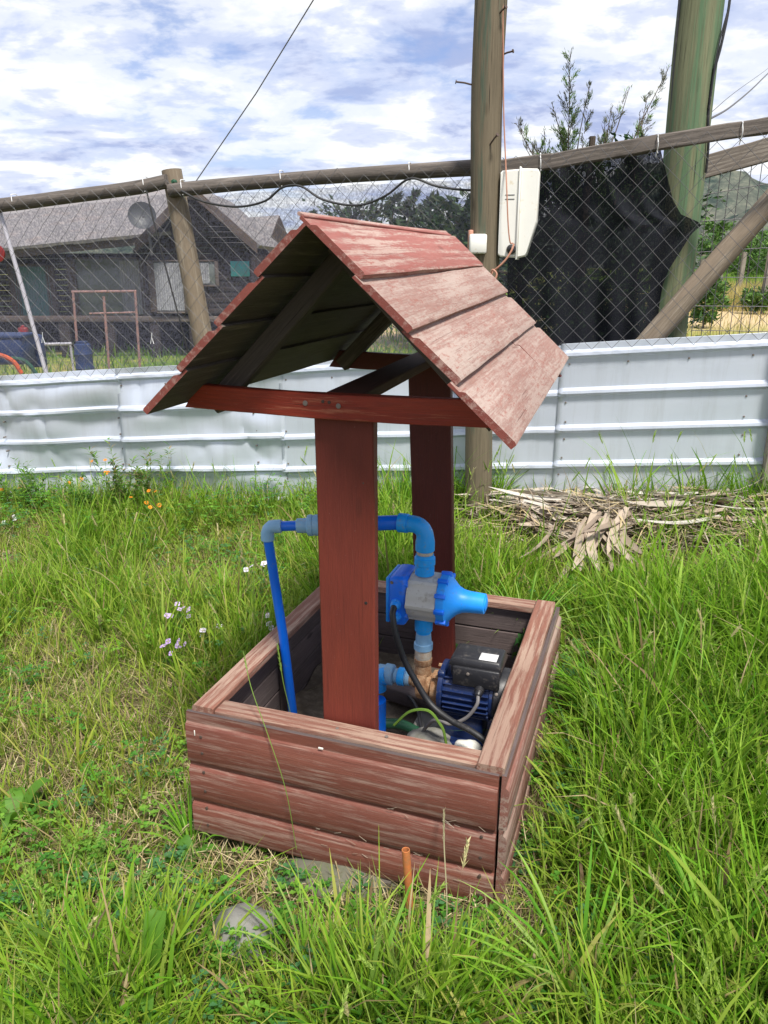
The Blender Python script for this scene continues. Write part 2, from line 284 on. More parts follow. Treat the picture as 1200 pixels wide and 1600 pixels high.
# ------------------------------------------------------------------ mesh builder
class MB:
    def __init__(s): s.v = []; s.f = []; s.g = []; s.mi = []
    def add(s, vs, fs, gs=None, mi=0):
        b = len(s.v); s.v += [tuple(p) for p in vs]; s.g += [tuple(p) for p in (gs if gs is not None else vs)]
        s.f += [tuple(i + b for i in f) for f in fs]
        s.mi += [mi] * len(fs) if isinstance(mi, int) else list(mi)
    def extrude(s, p0, p1, side, nrm, prof, nseg=1, jit=0.0, mi=None, capmi=0, off=None, bend=0.0, skew0=0.0, skew1=0.0):
        """profile (a along side, b along nrm) swept from p0 to p1; skew = length added per metre of b at an end (mitre)"""
        p0, p1, side, nrm = map(Vector, (p0, p1, side, nrm)); side.normalize(); nrm.normalize()
        d = p1 - p0; Ln = d.length; d.normalize(); off = off or (rnd.uniform(0, 40), rnd.uniform(0, 40), rnd.uniform(0, 40))
        vs, gs, n = [], [], len(prof)
        for k in range(nseg + 1):
            t = k / nseg
            jb = bend * math.sin(math.pi * t)
            for (a, b) in prof:
                ja = jit * (noise.noise((off[0] + t * Ln * 6, a * 30 + off[1], b * 30)) if 0 <= t <= 1 else 0)
                sk = (skew0 * b if k == 0 else 0) + (skew1 * b if k == nseg else 0)
                vs.append(p0 + d * (t * Ln + sk) + side * (a + ja) + nrm * (b + ja * 0.6 + jb)); gs.append((off[0] + t * Ln, off[1] + a, off[2] + b))
        fs = []; ms = []
        for k in range(nseg):
            for i in range(n):
                j = (i + 1) % n; fs.append((k * n + i, (k + 1) * n + i, (k + 1) * n + j, k * n + j)); ms.append(mi[i] if mi else 0)
        fs.append(tuple(range(n))); fs.append(tuple(nseg * n + i for i in reversed(range(n)))); ms += [capmi, capmi]
        # orientation fix
        c = sum(vs, Vector()) / len(vs); e = fs[0]; fn = (vs[e[1]] - vs[e[0]]).cross(vs[e[2]] - vs[e[0]])
        fc = sum((vs[i] for i in e), Vector()) / 4
        if fn.dot(fc - c) < 0: fs = [tuple(reversed(f)) for f in fs]
        s.add(vs, fs, gs, ms); return s
    def board(s, p0, p1, side, nrm, wd, th, ch=0.002, **k):
        a, b = wd / 2, th / 2; c = min(ch, a * .5, b * .5)
        prof = [(-a + c, -b), (a - c, -b), (a, -b + c), (a, b - c), (a - c, b), (-a + c, b), (-a, b - c), (-a, -b + c)]
        return s.extrude(p0, p1, side, nrm, prof, **k)
    def tube(s, pts, rad, n=10, cap=True, off=None, jit=0.0, mi=0):
        pts = [Vector(p) for p in pts]; m = len(pts)
        if not hasattr(rad, '__len__'): rad = [rad] * m
        off = off or (rnd.uniform(0, 40), rnd.uniform(0, 40), rnd.uniform(0, 40))
        tang = []
        for i in range(m):
            a = pts[max(0, i - 1)]; b = pts[min(m - 1, i + 1)]; t = b - a
            if t.length < 1e-9: t = tang[-1] if tang else Vector((0, 0, 1))
            tang.append(t.normalized())
        ref = Vector((0, 0, 1)) if abs(tang[0].z) < 0.9 else Vector((1, 0, 0))
        nx = tang[0].cross(ref).normalized(); vs, gs = [], []; L = 0
        for i in range(m):
            nx = (nx - tang[i] * nx.dot(tang[i])).normalized(); ny = tang[i].cross(nx)
            if i: L += (pts[i] - pts[i - 1]).length
            for k in range(n):
                a = 2 * math.pi * k / n; r = rad[i]
                if jit: r *= 1 + jit * noise.noise((math.cos(a) * 1.3 + off[0], math.sin(a) * 1.3 + off[1], L * 3.0))
                vs.append(pts[i] + nx * (r * math.cos(a)) + ny * (r * math.sin(a)))
                gs.append((off[0] + L, off[1] + rad[i] * math.cos(a), off[2] + rad[i] * math.sin(a)))
        fs = [(i * n + k, i * n + (k + 1) % n, (i + 1) * n + (k + 1) % n, (i + 1) * n + k) for i in range(m - 1) for k in range(n)]
        if cap: fs += [tuple(reversed(range(n))), tuple((m - 1) * n + k for k in range(n))]
        s.add(vs, fs, gs, mi); return s
    def lathe(s, p0, d, prof, n=20, cap=True, mi=0):
        """prof = [(distance along d, radius)]"""
        p0 = Vector(p0); d = Vector(d).normalized()
        ref = Vector((0, 0, 1)) if abs(d.z) < 0.9 else Vector((1, 0, 0)); nx = d.cross(ref).normalized(); ny = d.cross(nx)
        off = (rnd.uniform(0, 40),) * 3; vs, gs = [], []
        for (t, r) in prof:
            for k in range(n):
                a = 2 * math.pi * k / n; vs.append(p0 + d * t + nx * (r * math.cos(a)) + ny * (r * math.sin(a)))
                gs.append((off[0] + t, off[1] + r * math.cos(a), off[2] + r * math.sin(a)))
        m = len(prof)
        fs = [(i * n + k, (i + 1) * n + k, (i + 1) * n + (k + 1) % n, i * n + (k + 1) % n) for i in range(m - 1) for k in range(n)]
        if cap: fs += [tuple(range(n)), tuple((m - 1) * n + k for k in reversed(range(n)))]
        s.add(vs, fs, gs, mi); return s
    def rbox(s, c, size, bev=0.004, ax=None, mi=0, taper=1.0):
        """bevelled box; ax = 3 axes; taper shrinks the top in x and y"""
        c = Vector(c); ax = ax or (Vector((1, 0, 0)), Vector((0, 1, 0)), Vector((0, 0, 1)))
        hx, hy, hz = (q / 2 for q in size); b = min(bev, hx * .45, hy * .45, hz * .45); rings = []
        for (z, ins) in ((-hz, b), (-hz + b * .35, b * .3), (-hz + b, 0), (hz - b, 0), (hz - b * .35, b * .3), (hz, b)):
            x, y = (hx - ins), (hy - ins); tp = 1 + (taper - 1) * (z + hz) / (2 * hz); x *= tp; y *= tp; q = b * .9
            rings.append([(-x + q, -y, z), (x - q, -y, z), (x - q * .3, -y + q * .3, z), (x, -y + q, z), (x, y - q, z), (x - q * .3, y - q * .3, z), (x - q, y, z), (-x + q, y, z), (-x + q * .3, y - q * .3, z), (-x, y - q, z), (-x, -y + q, z), (-x + q * .3, -y + q * .3, z)])
        n = 12; off = rnd.uniform(0, 30)
        vs = [c + ax[0] * p[0] + ax[1] * p[1] + ax[2] * p[2] for r in rings for p in r]; gs = [(p[0] + off, p[1] + off, p[2] + off) for r in rings for p in r]
        fs = [(i * n + k, i * n + (k + 1) % n, (i + 1) * n + (k + 1) % n, (i + 1) * n + k) for i in range(5) for k in range(n)]
        fs += [tuple(reversed(range(n))), tuple(5 * n + k for k in range(n))]
        s.add(vs, fs, gs, mi); return s
    def data(s, name, mats, base=(0, 0, 0), smooth=True, angle=38):
        me = bpy.data.meshes.new(name); bx, by, bz = base
        me.from_pydata([(x - bx, y - by, z - bz) for x, y, z in s.v], [], s.f)
        at = me.attributes.new('gco', 'FLOAT_VECTOR', 'POINT'); at.data.foreach_set('vector', np.array(s.g, dtype=np.float32).ravel())
        for m in mats: me.materials.append(m)
        if len(mats) > 1: me.polygons.foreach_set('material_index', s.mi)
        if smooth:
            me.shade_smooth(); me.set_sharp_from_angle(angle=R(angle))
        me.update(); return me

col = sc.collection
def props(o, label=None, cat=None, group=None, kind=None):
    for k, v in (('label', label), ('category', cat), ('group', group), ('kind', kind)):
        if v: o[k] = v
    return o
BOXTH = R(-18.85); BOXA = Vector((-0.505, 1.797, 0.0))
BOXF = Matrix.Translation(BOXA) @ Matrix.Rotation(BOXTH, 4, 'Z'); ID = Matrix.Identity(4)
class Thing:
    def __init__(s, name, label, cat, base=(0, 0, 0), frame=ID, group=None, kind=None):
        s.e = bpy.data.objects.new(name, None); col.objects.link(s.e); s.base = tuple(base)
        s.e.empty_display_size = 0.1
        s.e.matrix_world = frame @ Matrix.Translation(Vector(base)); props(s.e, label, cat, group, kind)
    def part(s, name, mb, mats, parent=None, label=None, kind=None, smooth=True, angle=38):
        if not isinstance(mats, (list, tuple)): mats = [mats]
        o = bpy.data.objects.new(name, mb.data(name, mats, s.base, smooth, angle)); col.objects.link(o); o.parent = parent or s.e
        props(o, label=label, kind=kind); return o
    def copy_part(s, o, loc=(0, 0, 0), rot=None, parent=None, label=None):
        c = o.copy(); col.objects.link(c); c.parent = parent or s.e; c.location = loc
        if rot is not None: c.rotation_euler = rot
        if 'label' in c: del c['label']
        if label: c['label'] = label
        return c
def single(name, mb, mats, label, cat, base=(0, 0, 0), frame=ID, group=None, kind=None, smooth=True, angle=38):
    if not isinstance(mats, (list, tuple)): mats = [mats]
    o = bpy.data.objects.new(name, mb.data(name, mats, base, smooth, angle)); col.objects.link(o)
    o.matrix_world = frame @ Matrix.Translation(Vector(base)); props(o, label, cat, group, kind); return o
def V(*a): return Vector(a)
X, Y, Z = V(1, 0, 0), V(0, 1, 0), V(0, 0, 1)
def arc(pts, n=8):
    """Catmull-Rom through pts"""
    P = [Vector(p) for p in pts]; P = [P[0] * 2 - P[1]] + P + [P[-1] * 2 - P[-2]]; out = []
    for i in range(1, len(P) - 2):
        for k in range(n):
            t = k / n; a, b, c, d = P[i - 1], P[i], P[i + 1], P[i + 2]
            out.append(0.5 * ((2 * b) + (c - a) * t + (2 * a - 5 * b + 4 * c - d) * t * t + (3 * b - a - 3 * c + d) * t ** 3))
    out.append(P[-2]); return out

# ------------------------------------------------------------------ ground, field, hills
def grid_mesh(name, xs, ys, zf, mats, kind='structure'):
    XX, YY = np.meshgrid(xs, ys); ZZ = zf(XX, YY); nx, ny = len(xs), len(ys)
    co = np.stack([XX, YY, ZZ], -1).reshape(-1, 3).astype(np.float32)
    i = np.arange(nx - 1)[None, :] + (np.arange(ny - 1) * nx)[:, None]
    f = np.stack([i, i + 1, i + nx + 1, i + nx], -1).reshape(-1, 4)
    me = bpy.data.meshes.new(name); me.vertices.add(len(co)); me.vertices.foreach_set('co', co.ravel())
    me.loops.add(f.size); me.loops.foreach_set('vertex_index', f.ravel().astype(np.int32))
    me.polygons.add(len(f)); me.polygons.foreach_set('loop_start', np.arange(len(f), dtype=np.int32) * 4)
    at = me.attributes.new('gco', 'FLOAT_VECTOR', 'POINT'); at.data.foreach_set('vector', co.ravel())
    me.update(); me.validate(); me.shade_smooth()
    for m in mats: me.materials.append(m)
    o = bpy.data.objects.new(name, me); col.objects.link(o); o['kind'] = kind; return o
def groundmat():
    m, T = mat('ground_soil_and_field'); g = gco(T)
    n1 = T.noise(g, 2.2, 5, 0.6); n2 = T.noise(g, 45, 6, 0.7); n3 = T.noise(g, 0.35, 4, 0.6)
    near = T.mix(T.ramp(n2, [(0.35, 0.0), (0.65, 1.0)]), (0.055, 0.042, 0.028), (0.20, 0.155, 0.085))
    near = T.mix(T.math('MULTIPLY', T.ramp(n1, [(0.4, 0.0), (0.65, 1.0)]), 0.5), near, (0.06, 0.09, 0.02))
    far = T.mix(T.ramp(n3, [(0.40, 0.0), (0.60, 1.0)]), (0.13, 0.22, 0.035), (0.34, 0.30, 0.10))
    sep = T.n('ShaderNodeSeparateXYZ', None, _0=g)
    # sandy track and dry strip in the right-hand field
    tr = T.math('ADD', sep.outputs[1], T.math('MULTIPLY', n3, 3.0))
    sand = T.ramp(T.math('DIVIDE', tr, 40.0), [(0.36, 0.0), (0.42, 1.0), (0.56, 1.0), (0.64, 0.0)])
    far = T.mix(sand, far, (0.50, 0.38, 0.22))
    f = T.ramp(T.math('DIVIDE', sep.outputs[1], 20.0), [(0.25, 0.0), (0.34, 1.0)])
    col_ = T.mix(f, near, far)
    b = T.n('ShaderNodeBump', None, Strength=0.8, Distance=0.02, Height=n2)
    p = T.n('ShaderNodeBsdfPrincipled', None, Base_Color=col_, Roughness=0.95, Normal=b.outputs[0]); p.inputs['Specular IOR Level'].default_value = 0.1
    finish(T, p.outputs[0]); return m
def axis(fine_lo, fine_hi, step, far_lo, far_hi):
    a = list(np.arange(fine_lo, fine_hi, step)); x, s = fine_hi, step
    while x < far_hi: a.append(x); s *= 1.12; x += s
    a.append(far_hi); x, s = fine_lo - step, step; b = []
    while x > far_lo: b.append(x); s *= 1.12; x -= s
    b.append(far_lo); return np.array(b[::-1] + a)
def gfull(x, y):
    z = ground_z(x, y) + 0.012 * np.sin(x * 9.1 + 1.3 * np.sin(y * 7)) * np.cos(y * 8.3) * np.exp(-np.maximum(0, y - 6))
    d = np.hypot(x, y); return z * np.clip(1 - (d - 40) / 200, 0, 1)
grid_mesh('ground', axis(-4, 4, 0.08, -1500, 1500), axis(0.2, 6, 0.08, -1500, 1500), gfull, [groundmat()])

def hillmat():
    m, T = mat('hazy_wooded_hillside'); g = gco(T)
    n1 = T.noise(T.vmul(g, (1, 1, 0.6)), 0.11, 7, 0.75); n2 = T.noise(g, 0.012, 4, 0.6)
    c = T.ramp(n1, [(0.40, (0.030, 0.045, 0.042)), (0.50, (0.060, 0.080, 0.066)), (0.64, (0.15, 0.155, 0.12))])  # blue of the distant haze is mixed into these woodland tones
    c = T.mix(T.ramp(n2, [(0.5, 0.0), (0.62, 0.35)]), c, (0.17, 0.16, 0.13))
    p = T.n('ShaderNodeBsdfPrincipled', None, Base_Color=c, Roughness=1.0); p.inputs['Specular IOR Level'].default_value = 0
    finish(T, p.outputs[0]); return m
HM = hillmat()
def hillz(x, y):
    out = np.zeros_like(x)
    for hx, hy, h, sx, sy in ((270, 330, 75, 110, 90), (180, 520, 62, 90, 120), (520, 420, 110, 160, 140), (-300, 700, 40, 300, 120), (60, 760, 34, 130, 120), (-900, 500, 90, 300, 300), (1000, 200, 120, 300, 300)):
        out = np.maximum(out, h * np.exp(-((x - hx) / sx) ** 2 - ((y - hy) / sy) ** 2))
    rgh = np.sin(x * 0.11 + 2 * np.sin(y * 0.05)) * 1.5 + np.sin(x * 0.31 + y * 0.23) * 1.2 + np.sin(x * 0.7) * np.sin(y * 0.6 + x * .2) * 1.0
    return out + rgh * np.clip(out / 15, 0, 1) - 2.0
grid_mesh('hills', np.linspace(-1200, 1200, 360), np.linspace(140, 1000, 140), hillz, [HM])
#PART2
# ------------------------------------------------------------------ the wooden well house (box frame: x = along the front, y = towards the back, z = up)
BU, BV, BH = 0.822, 0.959, 0.39
wh = Thing('wooden_well_house', 'reddish-brown wooden well housing with open box, two posts and a pitched plank roof', 'well house', (0.41, 0.48, 0.0), BOXF)
def lap(wd, th, lip, lipth):      # shiplap profile, a = up the wall / slope, b = outward; upper edge carries the thin lip
    a, c = wd / 2, 0.0025
    return [(-a, -th / 2), (a, -th / 2), (a, -th / 2 + lipth), (a - lip, -th / 2 + lipth), (a - lip - c * 2, th / 2 - c), (a - lip - c * 3.5, th / 2), (-a + c * 2, th / 2), (-a, th / 2 - c)], [1, 1, 0, 0, 0, 0, 0, 0]
WALLM = [M['wall'], M['inner']]
rows = [(0.0, 0.110, 0.020), (0.110, 0.228, 0.020), (0.228, 0.372, 0.030)]
for i, (z0, z1, lip) in enumerate(rows):
    prof, mi = lap(z1 - z0 + 0.004, 0.020, lip, 0.011)
    zc = (z0 + z1) / 2
    # front (faces -y)
    mb = MB().extrude((-0.016, -0.012, zc), (BU - 0.002, -0.012 - 0.003 * i, zc), Z, -Y, prof, 14, 0.0022, mi=mi, capmi=0)
    wh.part('wall_board', mb, WALLM)
    # left (faces -x)
    mb = MB().extrude((-0.006, BV, zc), (-0.006, 0.0, zc), Z, -X, prof, 10, 0.002, mi=mi, capmi=0)
    wh.part('wall_board', mb, WALLM)
    # right (faces +x), leaning out a little
    mb = MB().extrude((BU + 0.014, -0.016, zc), (BU + 0.020, BV + 0.005, zc), Z, X + Z * 0.0, prof, 10, 0.003, mi=mi, capmi=0)
    wh.part('wall_board', mb, [M['wallpale'], M['inner']])
    # back
    mb = MB().extrude((BU, BV - 0.005, zc), (0.0, BV - 0.005, zc), Z, Y, prof, 8, 0.002, mi=mi, capmi=0)
    wh.part('wall_board', mb, WALLM)
# inner lining boards
for k in range(4):
    z0 = 0.012 + k * 0.088
    wh.part('lining_board', MB().board((0.03, BV - 0.030, z0 + 0.042), (BU - 0.03, BV - 0.030, z0 + 0.042), Z, -Y, 0.084, 0.014, 0.003, nseg=6, jit=0.002), M['inner'])
    wh.part('lining_board', MB().board((0.017, 0.03, z0 + 0.042), (0.017, BV - 0.05, z0 + 0.042), Z, X, 0.084, 0.014, 0.003, nseg=6, jit=0.002), M['inner'])
for (u_, v_) in ((0.045, 0.035), (0.045, BV - 0.06), (BU - 0.035, 0.035), (BU - 0.035, BV - 0.06), (0.042, 0.46)):
    wh.part('corner_batten', MB().board((u_, v_, 0.002), (u_, v_, 0.362), X, Y, 0.034, 0.034, 0.003), M['inner'])
# cap rails
def capr(p0, p1, side, wd, th=0.024, **k): return MB().board(p0, p1, side, Z, wd, th, 0.003, nseg=10, jit=0.0022, **k)
zc = BH - 0.012
wh.part('cap_rail', capr((0.030, -0.004, zc), (0.030, BV + 0.004, zc), X, 0.062), M['cap'])
wh.part('cap_rail', capr((0.065, 0.028, zc - 0.006), (BU - 0.056, 0.026, zc - 0.006), Y, 0.058), M['cap'])
wh.part('cap_rail', capr((BU - 0.024, -0.010, zc + 0.002), (BU - 0.026, BV + 0.006, zc + 0.002), X, 0.064), M['cap'])
wh.part('cap_rail', capr((0.064, BV - 0.026, zc - 0.002), (BU - 0.060, BV - 0.024, zc - 0.002), Y, 0.060), M['cap'])
nl = MB().lathe((0, 0, 0), Z, [(-0.003, 0.0012), (0.0, 0.0045), (0.0015, 0.0042), (0.002, 0.002)], 10); nl_me = None
def nail_at(p, d, scale=1.0, m='nail', rt=wh):
    mb = MB().lathe(p, d, [(-0.006, 0.002 * scale), (0.0, 0.0048 * scale), (0.0014, 0.0045 * scale), (0.0018, 0.002 * scale)], 10)
    return rt.part('screw', mb, M[m])
for p in ((BU - 0.03, 0.03), (BU - 0.012, 0.055), (BU - 0.03, 0.93), (0.03, 0.04), (0.40, 0.026), (0.53, 0.03), (0.035, 0.9)): nail_at((p[0], p[1], BH - 0.004 if p[1] != 0.026 else BH - 0.006), Z)
for z_ in (0.03, 0.085, 0.14, 0.2, 0.26, 0.31):
    nail_at((0.03, -0.0225, z_), -Y, 0.9, 'rustdark'); nail_at((BU - 0.035, -0.0225 - 0.002, z_), -Y, 0.9, 'rustdark')
# posts
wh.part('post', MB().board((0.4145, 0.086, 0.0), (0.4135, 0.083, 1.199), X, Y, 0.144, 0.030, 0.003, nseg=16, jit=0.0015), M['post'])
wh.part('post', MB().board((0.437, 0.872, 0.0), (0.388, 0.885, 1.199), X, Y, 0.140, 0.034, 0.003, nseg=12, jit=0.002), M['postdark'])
nail_at((0.4640, 0.0700, 0.72), -Y, 0.9, 'hole'); nail_at((0.46, 0.0695, 1.02), -Y, 0.5, 'rustdark')
# cross beams (ends cut to the roof slope)
def beam(v0, z0, ul, ur, h, th, m, sk=1.0):
    mb = MB(); prof = [(-h / 2, -th / 2), (h / 2, -th / 2), (h / 2, th / 2), (-h / 2, th / 2)]
    n = 12; c = 0.002; off = (rnd.uniform(0, 40),) * 3; vs = []; gs = []
    pr = [(-h / 2, -th / 2 + c), (-h / 2 + c, -th / 2), (h / 2 - c, -th / 2), (h / 2, -th / 2 + c), (h / 2, th / 2 - c), (h / 2 - c, th / 2), (-h / 2 + c, th / 2), (-h / 2, th / 2 - c)]
    for k in range(n + 1):
        t = k / n
        for (zz_, vv) in pr:
            a = ul + (zz_ + h / 2) * sk; b = ur - (zz_ + h / 2) * sk; u_ = a + (b - a) * t
            wob = 0.0018 * noise.noise((u_ * 7 + off[0], zz_ * 20, vv * 20))
            vs.append((u_, v0 + vv, z0 + zz_ + wob - 0.006 * math.sin(math.pi * t))); gs.append((off[0] + u_, off[1] + zz_, off[2] + vv))
    fs = [(k * 8 + i, (k + 1) * 8 + i, (k + 1) * 8 + (i + 1) % 8, k * 8 + (i + 1) % 8) for k in range(n) for i in range(8)]
    fs += [tuple(reversed(range(8))), tuple(n * 8 + i for i in range(8))]
    fs = [tuple(reversed(f)) for f in fs]
    mb.add(vs, fs, gs); return mb
bm = wh.part('cross_beam', beam(0.052, 1.203, 0.022, 0.812, 0.056, 0.030, M['beam'], 0.7), M['beam'])
for p in ((0.335, 1.207), (0.415, 1.205), (0.378, 1.213), (0.393, 1.212)): nail_at((p[0], 0.0365, p[1] - 0.004), -Y, 1.3 if p[0] != 0.378 and p[0] != 0.393 else 0.8, 'nail' if p[0] in (0.335, 0.415) else 'rustdark')
wh.part('cross_beam', beam(0.118, 1.192, 0.10, 0.800, 0.050, 0.030, M['beamdull'], 0.7), M['postdark'])
wh.part('cross_beam', beam(0.915, 1.196, 0.030, 0.800, 0.056, 0.030, M['postdark'], 0.7), M['postdark'])
wh.part('ridge_beam', MB().board((0.4155, 0.068, 1.2125), (0.372, 0.960, 1.2125), X, Z, 0.088, 0.026, 0.003, nseg=6, jit=0.002), M['beamdull'], label='dull brown beam running front to back over the posts')
# rafters
RU, RZ = 0.42, 1.590                     # ridge line
def slope(side, s, off=0.0): q = math.sqrt(0.5); return (RU + side * (s * q + off * q), RZ - s * q + off * q)
for v0, m in ((0.085, 'raw'), (0.905, 'raw')):
    for sd_ in (-1, 1):
        a = slope(sd_, 0.020, -0.050); b = slope(sd_, 0.535, -0.050)
        n_ = V(sd_, 0, 1).normalized()
        wh.part('rafter', MB().board((a[0], v0, a[1]), (b[0], v0, b[1]), Y, n_, 0.042, 0.045, 0.003, nseg=5, jit=0.002), M[m])
# roof boards: painted on top, bare below; each course laps and stands a little proud at its lower edge
bounds = [0.0, 0.150, 0.285, 0.418, 0.574]
def roof_board(sd_, s0, s1, v0, v1, m, tilt=0.0085, jit=0.0018, dv=0.0, th=0.015):
    wd = s1 - s0 + 0.012; t0 = 0.0; sc_ = (s0 + s1) / 2 + 0.004
    q = math.sqrt(0.5); ang = math.radians(45) ; 
    dn = V(sd_ * q, 0, -q); nn = V(sd_ * q, 0, q)
    tl = tilt / wd; a_ax = (-dn - nn * tl).normalized(); b_ax = (nn - dn * (-tl)).normalized()
    prof, mi = lap(wd, th, 0.024, 0.007)
    sk_ = (0.042 if s0 > 0.1 else 0.020) if sd_ > 0 else 0.0; up0, up1 = (-dn * (sk_ * (v_ - vf) / 1.15) for v_ in (v0, v1))
    c = V(RU, 0, RZ) + dn * sc_ + nn * (-0.004 + dv)
    mb = MB().extrude(c + Y * v0 + up0, c + Y * v1 + up1, a_ax, b_ax, prof, 14, jit, mi=[0 if k in (2, 3, 4) else e for k, e in enumerate(mi)] , capmi=2)
    wh.part('roof_board', mb, [M[m], M['raw'], M['roofred']])
vf, vb = -0.122, 1.045
roof_board(1, bounds[0], bounds[1], vf, vb - 0.04, 'roof')
roof_board(1, bounds[1], bounds[2], vf - 0.004, vb - 0.02, 'roofpale')
roof_board(1, bounds[2], bounds[3], vf + 0.003, 0.640, 'roofpale'); roof_board(1, bounds[2], bounds[3], 0.642, vb - 0.02, 'roofpale', 0.0078)
roof_board(1, bounds[3], bounds[4], vf - 0.010, 0.575, 'roofpale'); roof_board(1, bounds[3], bounds[4], 0.5775, vb - 0.005, 'roofpale', 0.0066)
roof_board(-1, 0.012, bounds[1] - 0.004, vf, vb - 0.03, 'roofred')
for i in range(1, 4): roof_board(-1, bounds[i], bounds[i + 1] - (0.02 if i == 3 else 0), vf + 0.004 * (i % 2), vb - 0.03, 'roofred')
wh.part('ridge_board', MB().board((RU - 0.010, vf + 0.002, RZ - 0.003), (RU - 0.010, vb - 0.045, RZ - 0.003), (V(1, 0, -0.55)).normalized(), (V(0.55, 0, 1)).normalized(), 0.017, 0.007, 0.002, nseg=14, jit=0.002), M['roof'])
# straw caught on the front boards, and a white bird dropping on the top edge
for k in range(26):
    a = rnd.uniform(0.35, 0.80); z_ = rnd.choice((0.105, 0.222, 0.06, 0.02)) + rnd.uniform(-0.015, 0.012); t_ = rnd.uniform(-0.7, 0.7); L_ = rnd.uniform(0.008, 0.03)
    c_ = V(a, -0.0245 - 0.003 * (z_ > 0.11), z_); d_ = V(math.cos(t_), -0.05, math.sin(t_)) * L_ / 2
    wh.part('straw_bit', MB().tube([c_ - d_, c_ + d_ + V(0, -0.002, 0.002)], 0.0006, 3), M['brace'])
wh.part('white_mark', MB().rbox((0.375, -0.0225, 0.352), (0.013, 0.002, 0.005), 0.0008), M['whitepl'])
wh.part('white_mark', MB().rbox((0.012, -0.0225, 0.318), (0.0025, 0.002, 0.016), 0.0008), M['whitepl'])
# soil inside the box
def soil_z(x, y): return 0.115 + 0.014 * np.sin(x * 13 + y * 7) * np.cos(y * 11) + 0.01 * np.sin(x * 41) * np.sin(y * 37)
xs = np.linspace(0.03, BU - 0.02, 40); ys = np.linspace(0.02, BV - 0.035, 40)
so = grid_mesh('soil_bed', xs, ys, soil_z, [M['soil']]); so.matrix_world = BOXF
# concrete slab under pump
single('pump_plinth', MB().rbox((0.62, 0.47, 0.115), (0.30, 0.24, 0.07), 0.01), M['stone'], 'rough grey concrete block under the blue pump', 'concrete block', (0.60, 0.46, 0.05), BOXF)

# ------------------------------------------------------------------ water pump
PV = 0.45; ZA = 0.305
pump = Thing('water_pump', 'dark blue electric water pump with black terminal box inside the wooden box', 'pump', (0.64, PV, 0.12), BOXF)
mo = MB().lathe((0.562, PV, ZA), X, [(0, 0.066), (0.003, 0.078), (0.016, 0.078), (0.018, 0.072), (0.022, 0.068), (0.152, 0.068), (0.155, 0.073), (0.165, 0.073)], 32)
body = pump.part('motor_body', mo, M['motor'])
for k in range(26):
    a = 2 * math.pi * (k + 0.5) / 26
    if 55 < math.degrees(a) % 360 < 125: continue
    d = V(0, math.cos(a), math.sin(a)); t = X.cross(d)
    pump.part('cooling_fin', MB().board(V(0.583, PV, ZA) + d * 0.073, V(0.716, PV, ZA) + d * 0.073, d, t, 0.014, 0.0042, 0.001), M['motor'], parent=body)
pump.part('mounting_lug', MB().rbox((0.572, PV - 0.045, ZA + 0.062), (0.022, 0.02, 0.022), 0.005), M['motor'], parent=body)
fc = pump.part('fan_cover', MB().lathe((0.727, PV, ZA), X, [(0, 0.076), (0.004, 0.080), (0.034, 0.080), (0.044, 0.074), (0.048, 0.056), (0.048, 0.0)], 32, cap=False), M['blackpl'])
for a in (205, 150, 330):
    d = V(0, math.cos(R(a)), math.sin(R(a))); pump.part('screw', MB().lathe(V(0.738, PV, ZA) + d * 0.080, d, [(0, 0.005), (0.002, 0.0045), (0.003, 0.002)], 10), M['nail'], parent=fc)
# terminal box
tb = MB().rbox((0.672, PV - 0.016, ZA + 0.088), (0.142, 0.092, 0.044), 0.010)
tbx = pump.part('terminal_box', tb, M['blackpl'])
pump.part('box_lid', MB().rbox((0.673, PV - 0.016, ZA + 0.120), (0.156, 0.104, 0.028), 0.012, taper=0.88), M['blackpl'], parent=tbx)
pump.part('box_apron', MB().rbox((0.677, PV - 0.064, ZA + 0.080), (0.134, 0.018, 0.060), 0.007), M['blackpl'], parent=tbx)
pump.part('data_label', MB().rbox((0.706, PV - 0.036, ZA + 0.1342), (0.050, 0.042, 0.0016), 0.0005), M['label'], parent=tbx)
pump.part('screw', MB().lathe((0.655, PV - 0.073, ZA + 0.092), -Y, [(0, 0.005), (0.003, 0.0045), (0.004, 0.002)], 10), M['nail'], parent=tbx)
pump.part('cable_gland', MB().lathe((0.690, PV - 0.068, ZA + 0.048), V(0, -1, -0.3), [(0, 0.014), (0.012, 0.014), (0.014, 0.011), (0.024, 0.010), (0.028, 0.007)], 16), M['blackpl'], parent=tbx)
# pump head (rusty cast iron) on the left
hd = pump.part('pump_head', MB().lathe((0.488, PV, ZA - 0.006), X, [(0, 0.034), (0.004, 0.045), (0.012, 0.047), (0.030, 0.047), (0.033, 0.036), (0.046, 0.033), (0.049, 0.046), (0.062, 0.048), (0.072, 0.048)], 26).lathe((0.462, PV, ZA + 0.005), X, [(0, 0.021), (0.012, 0.021), (0.014, 0.026), (0.032, 0.027)], 18), M['rust'])
pump.part('outlet_port', MB().lathe((0.503, PV, ZA + 0.030), Z, [(0, 0.026), (0.030, 0.024), (0.034, 0.027), (0.050, 0.027)], 20), M['rust'], parent=hd)
for a in (60, 130, 230, 310):
    d = V(0, math.cos(R(a)), math.sin(R(a))); pump.part('bolt', MB().lathe(V(0.545, PV, ZA) + d * 0.056, X, [(0, 0.006), (0.018, 0.006)], 6), M['rust'], parent=hd)
pump.part('foot', MB().rbox((0.640, PV, 0.158), (0.135, 0.150, 0.016), 0.004).rbox((0.640, PV, 0.205), (0.115, 0.095, 0.090), 0.008), M['motor'])
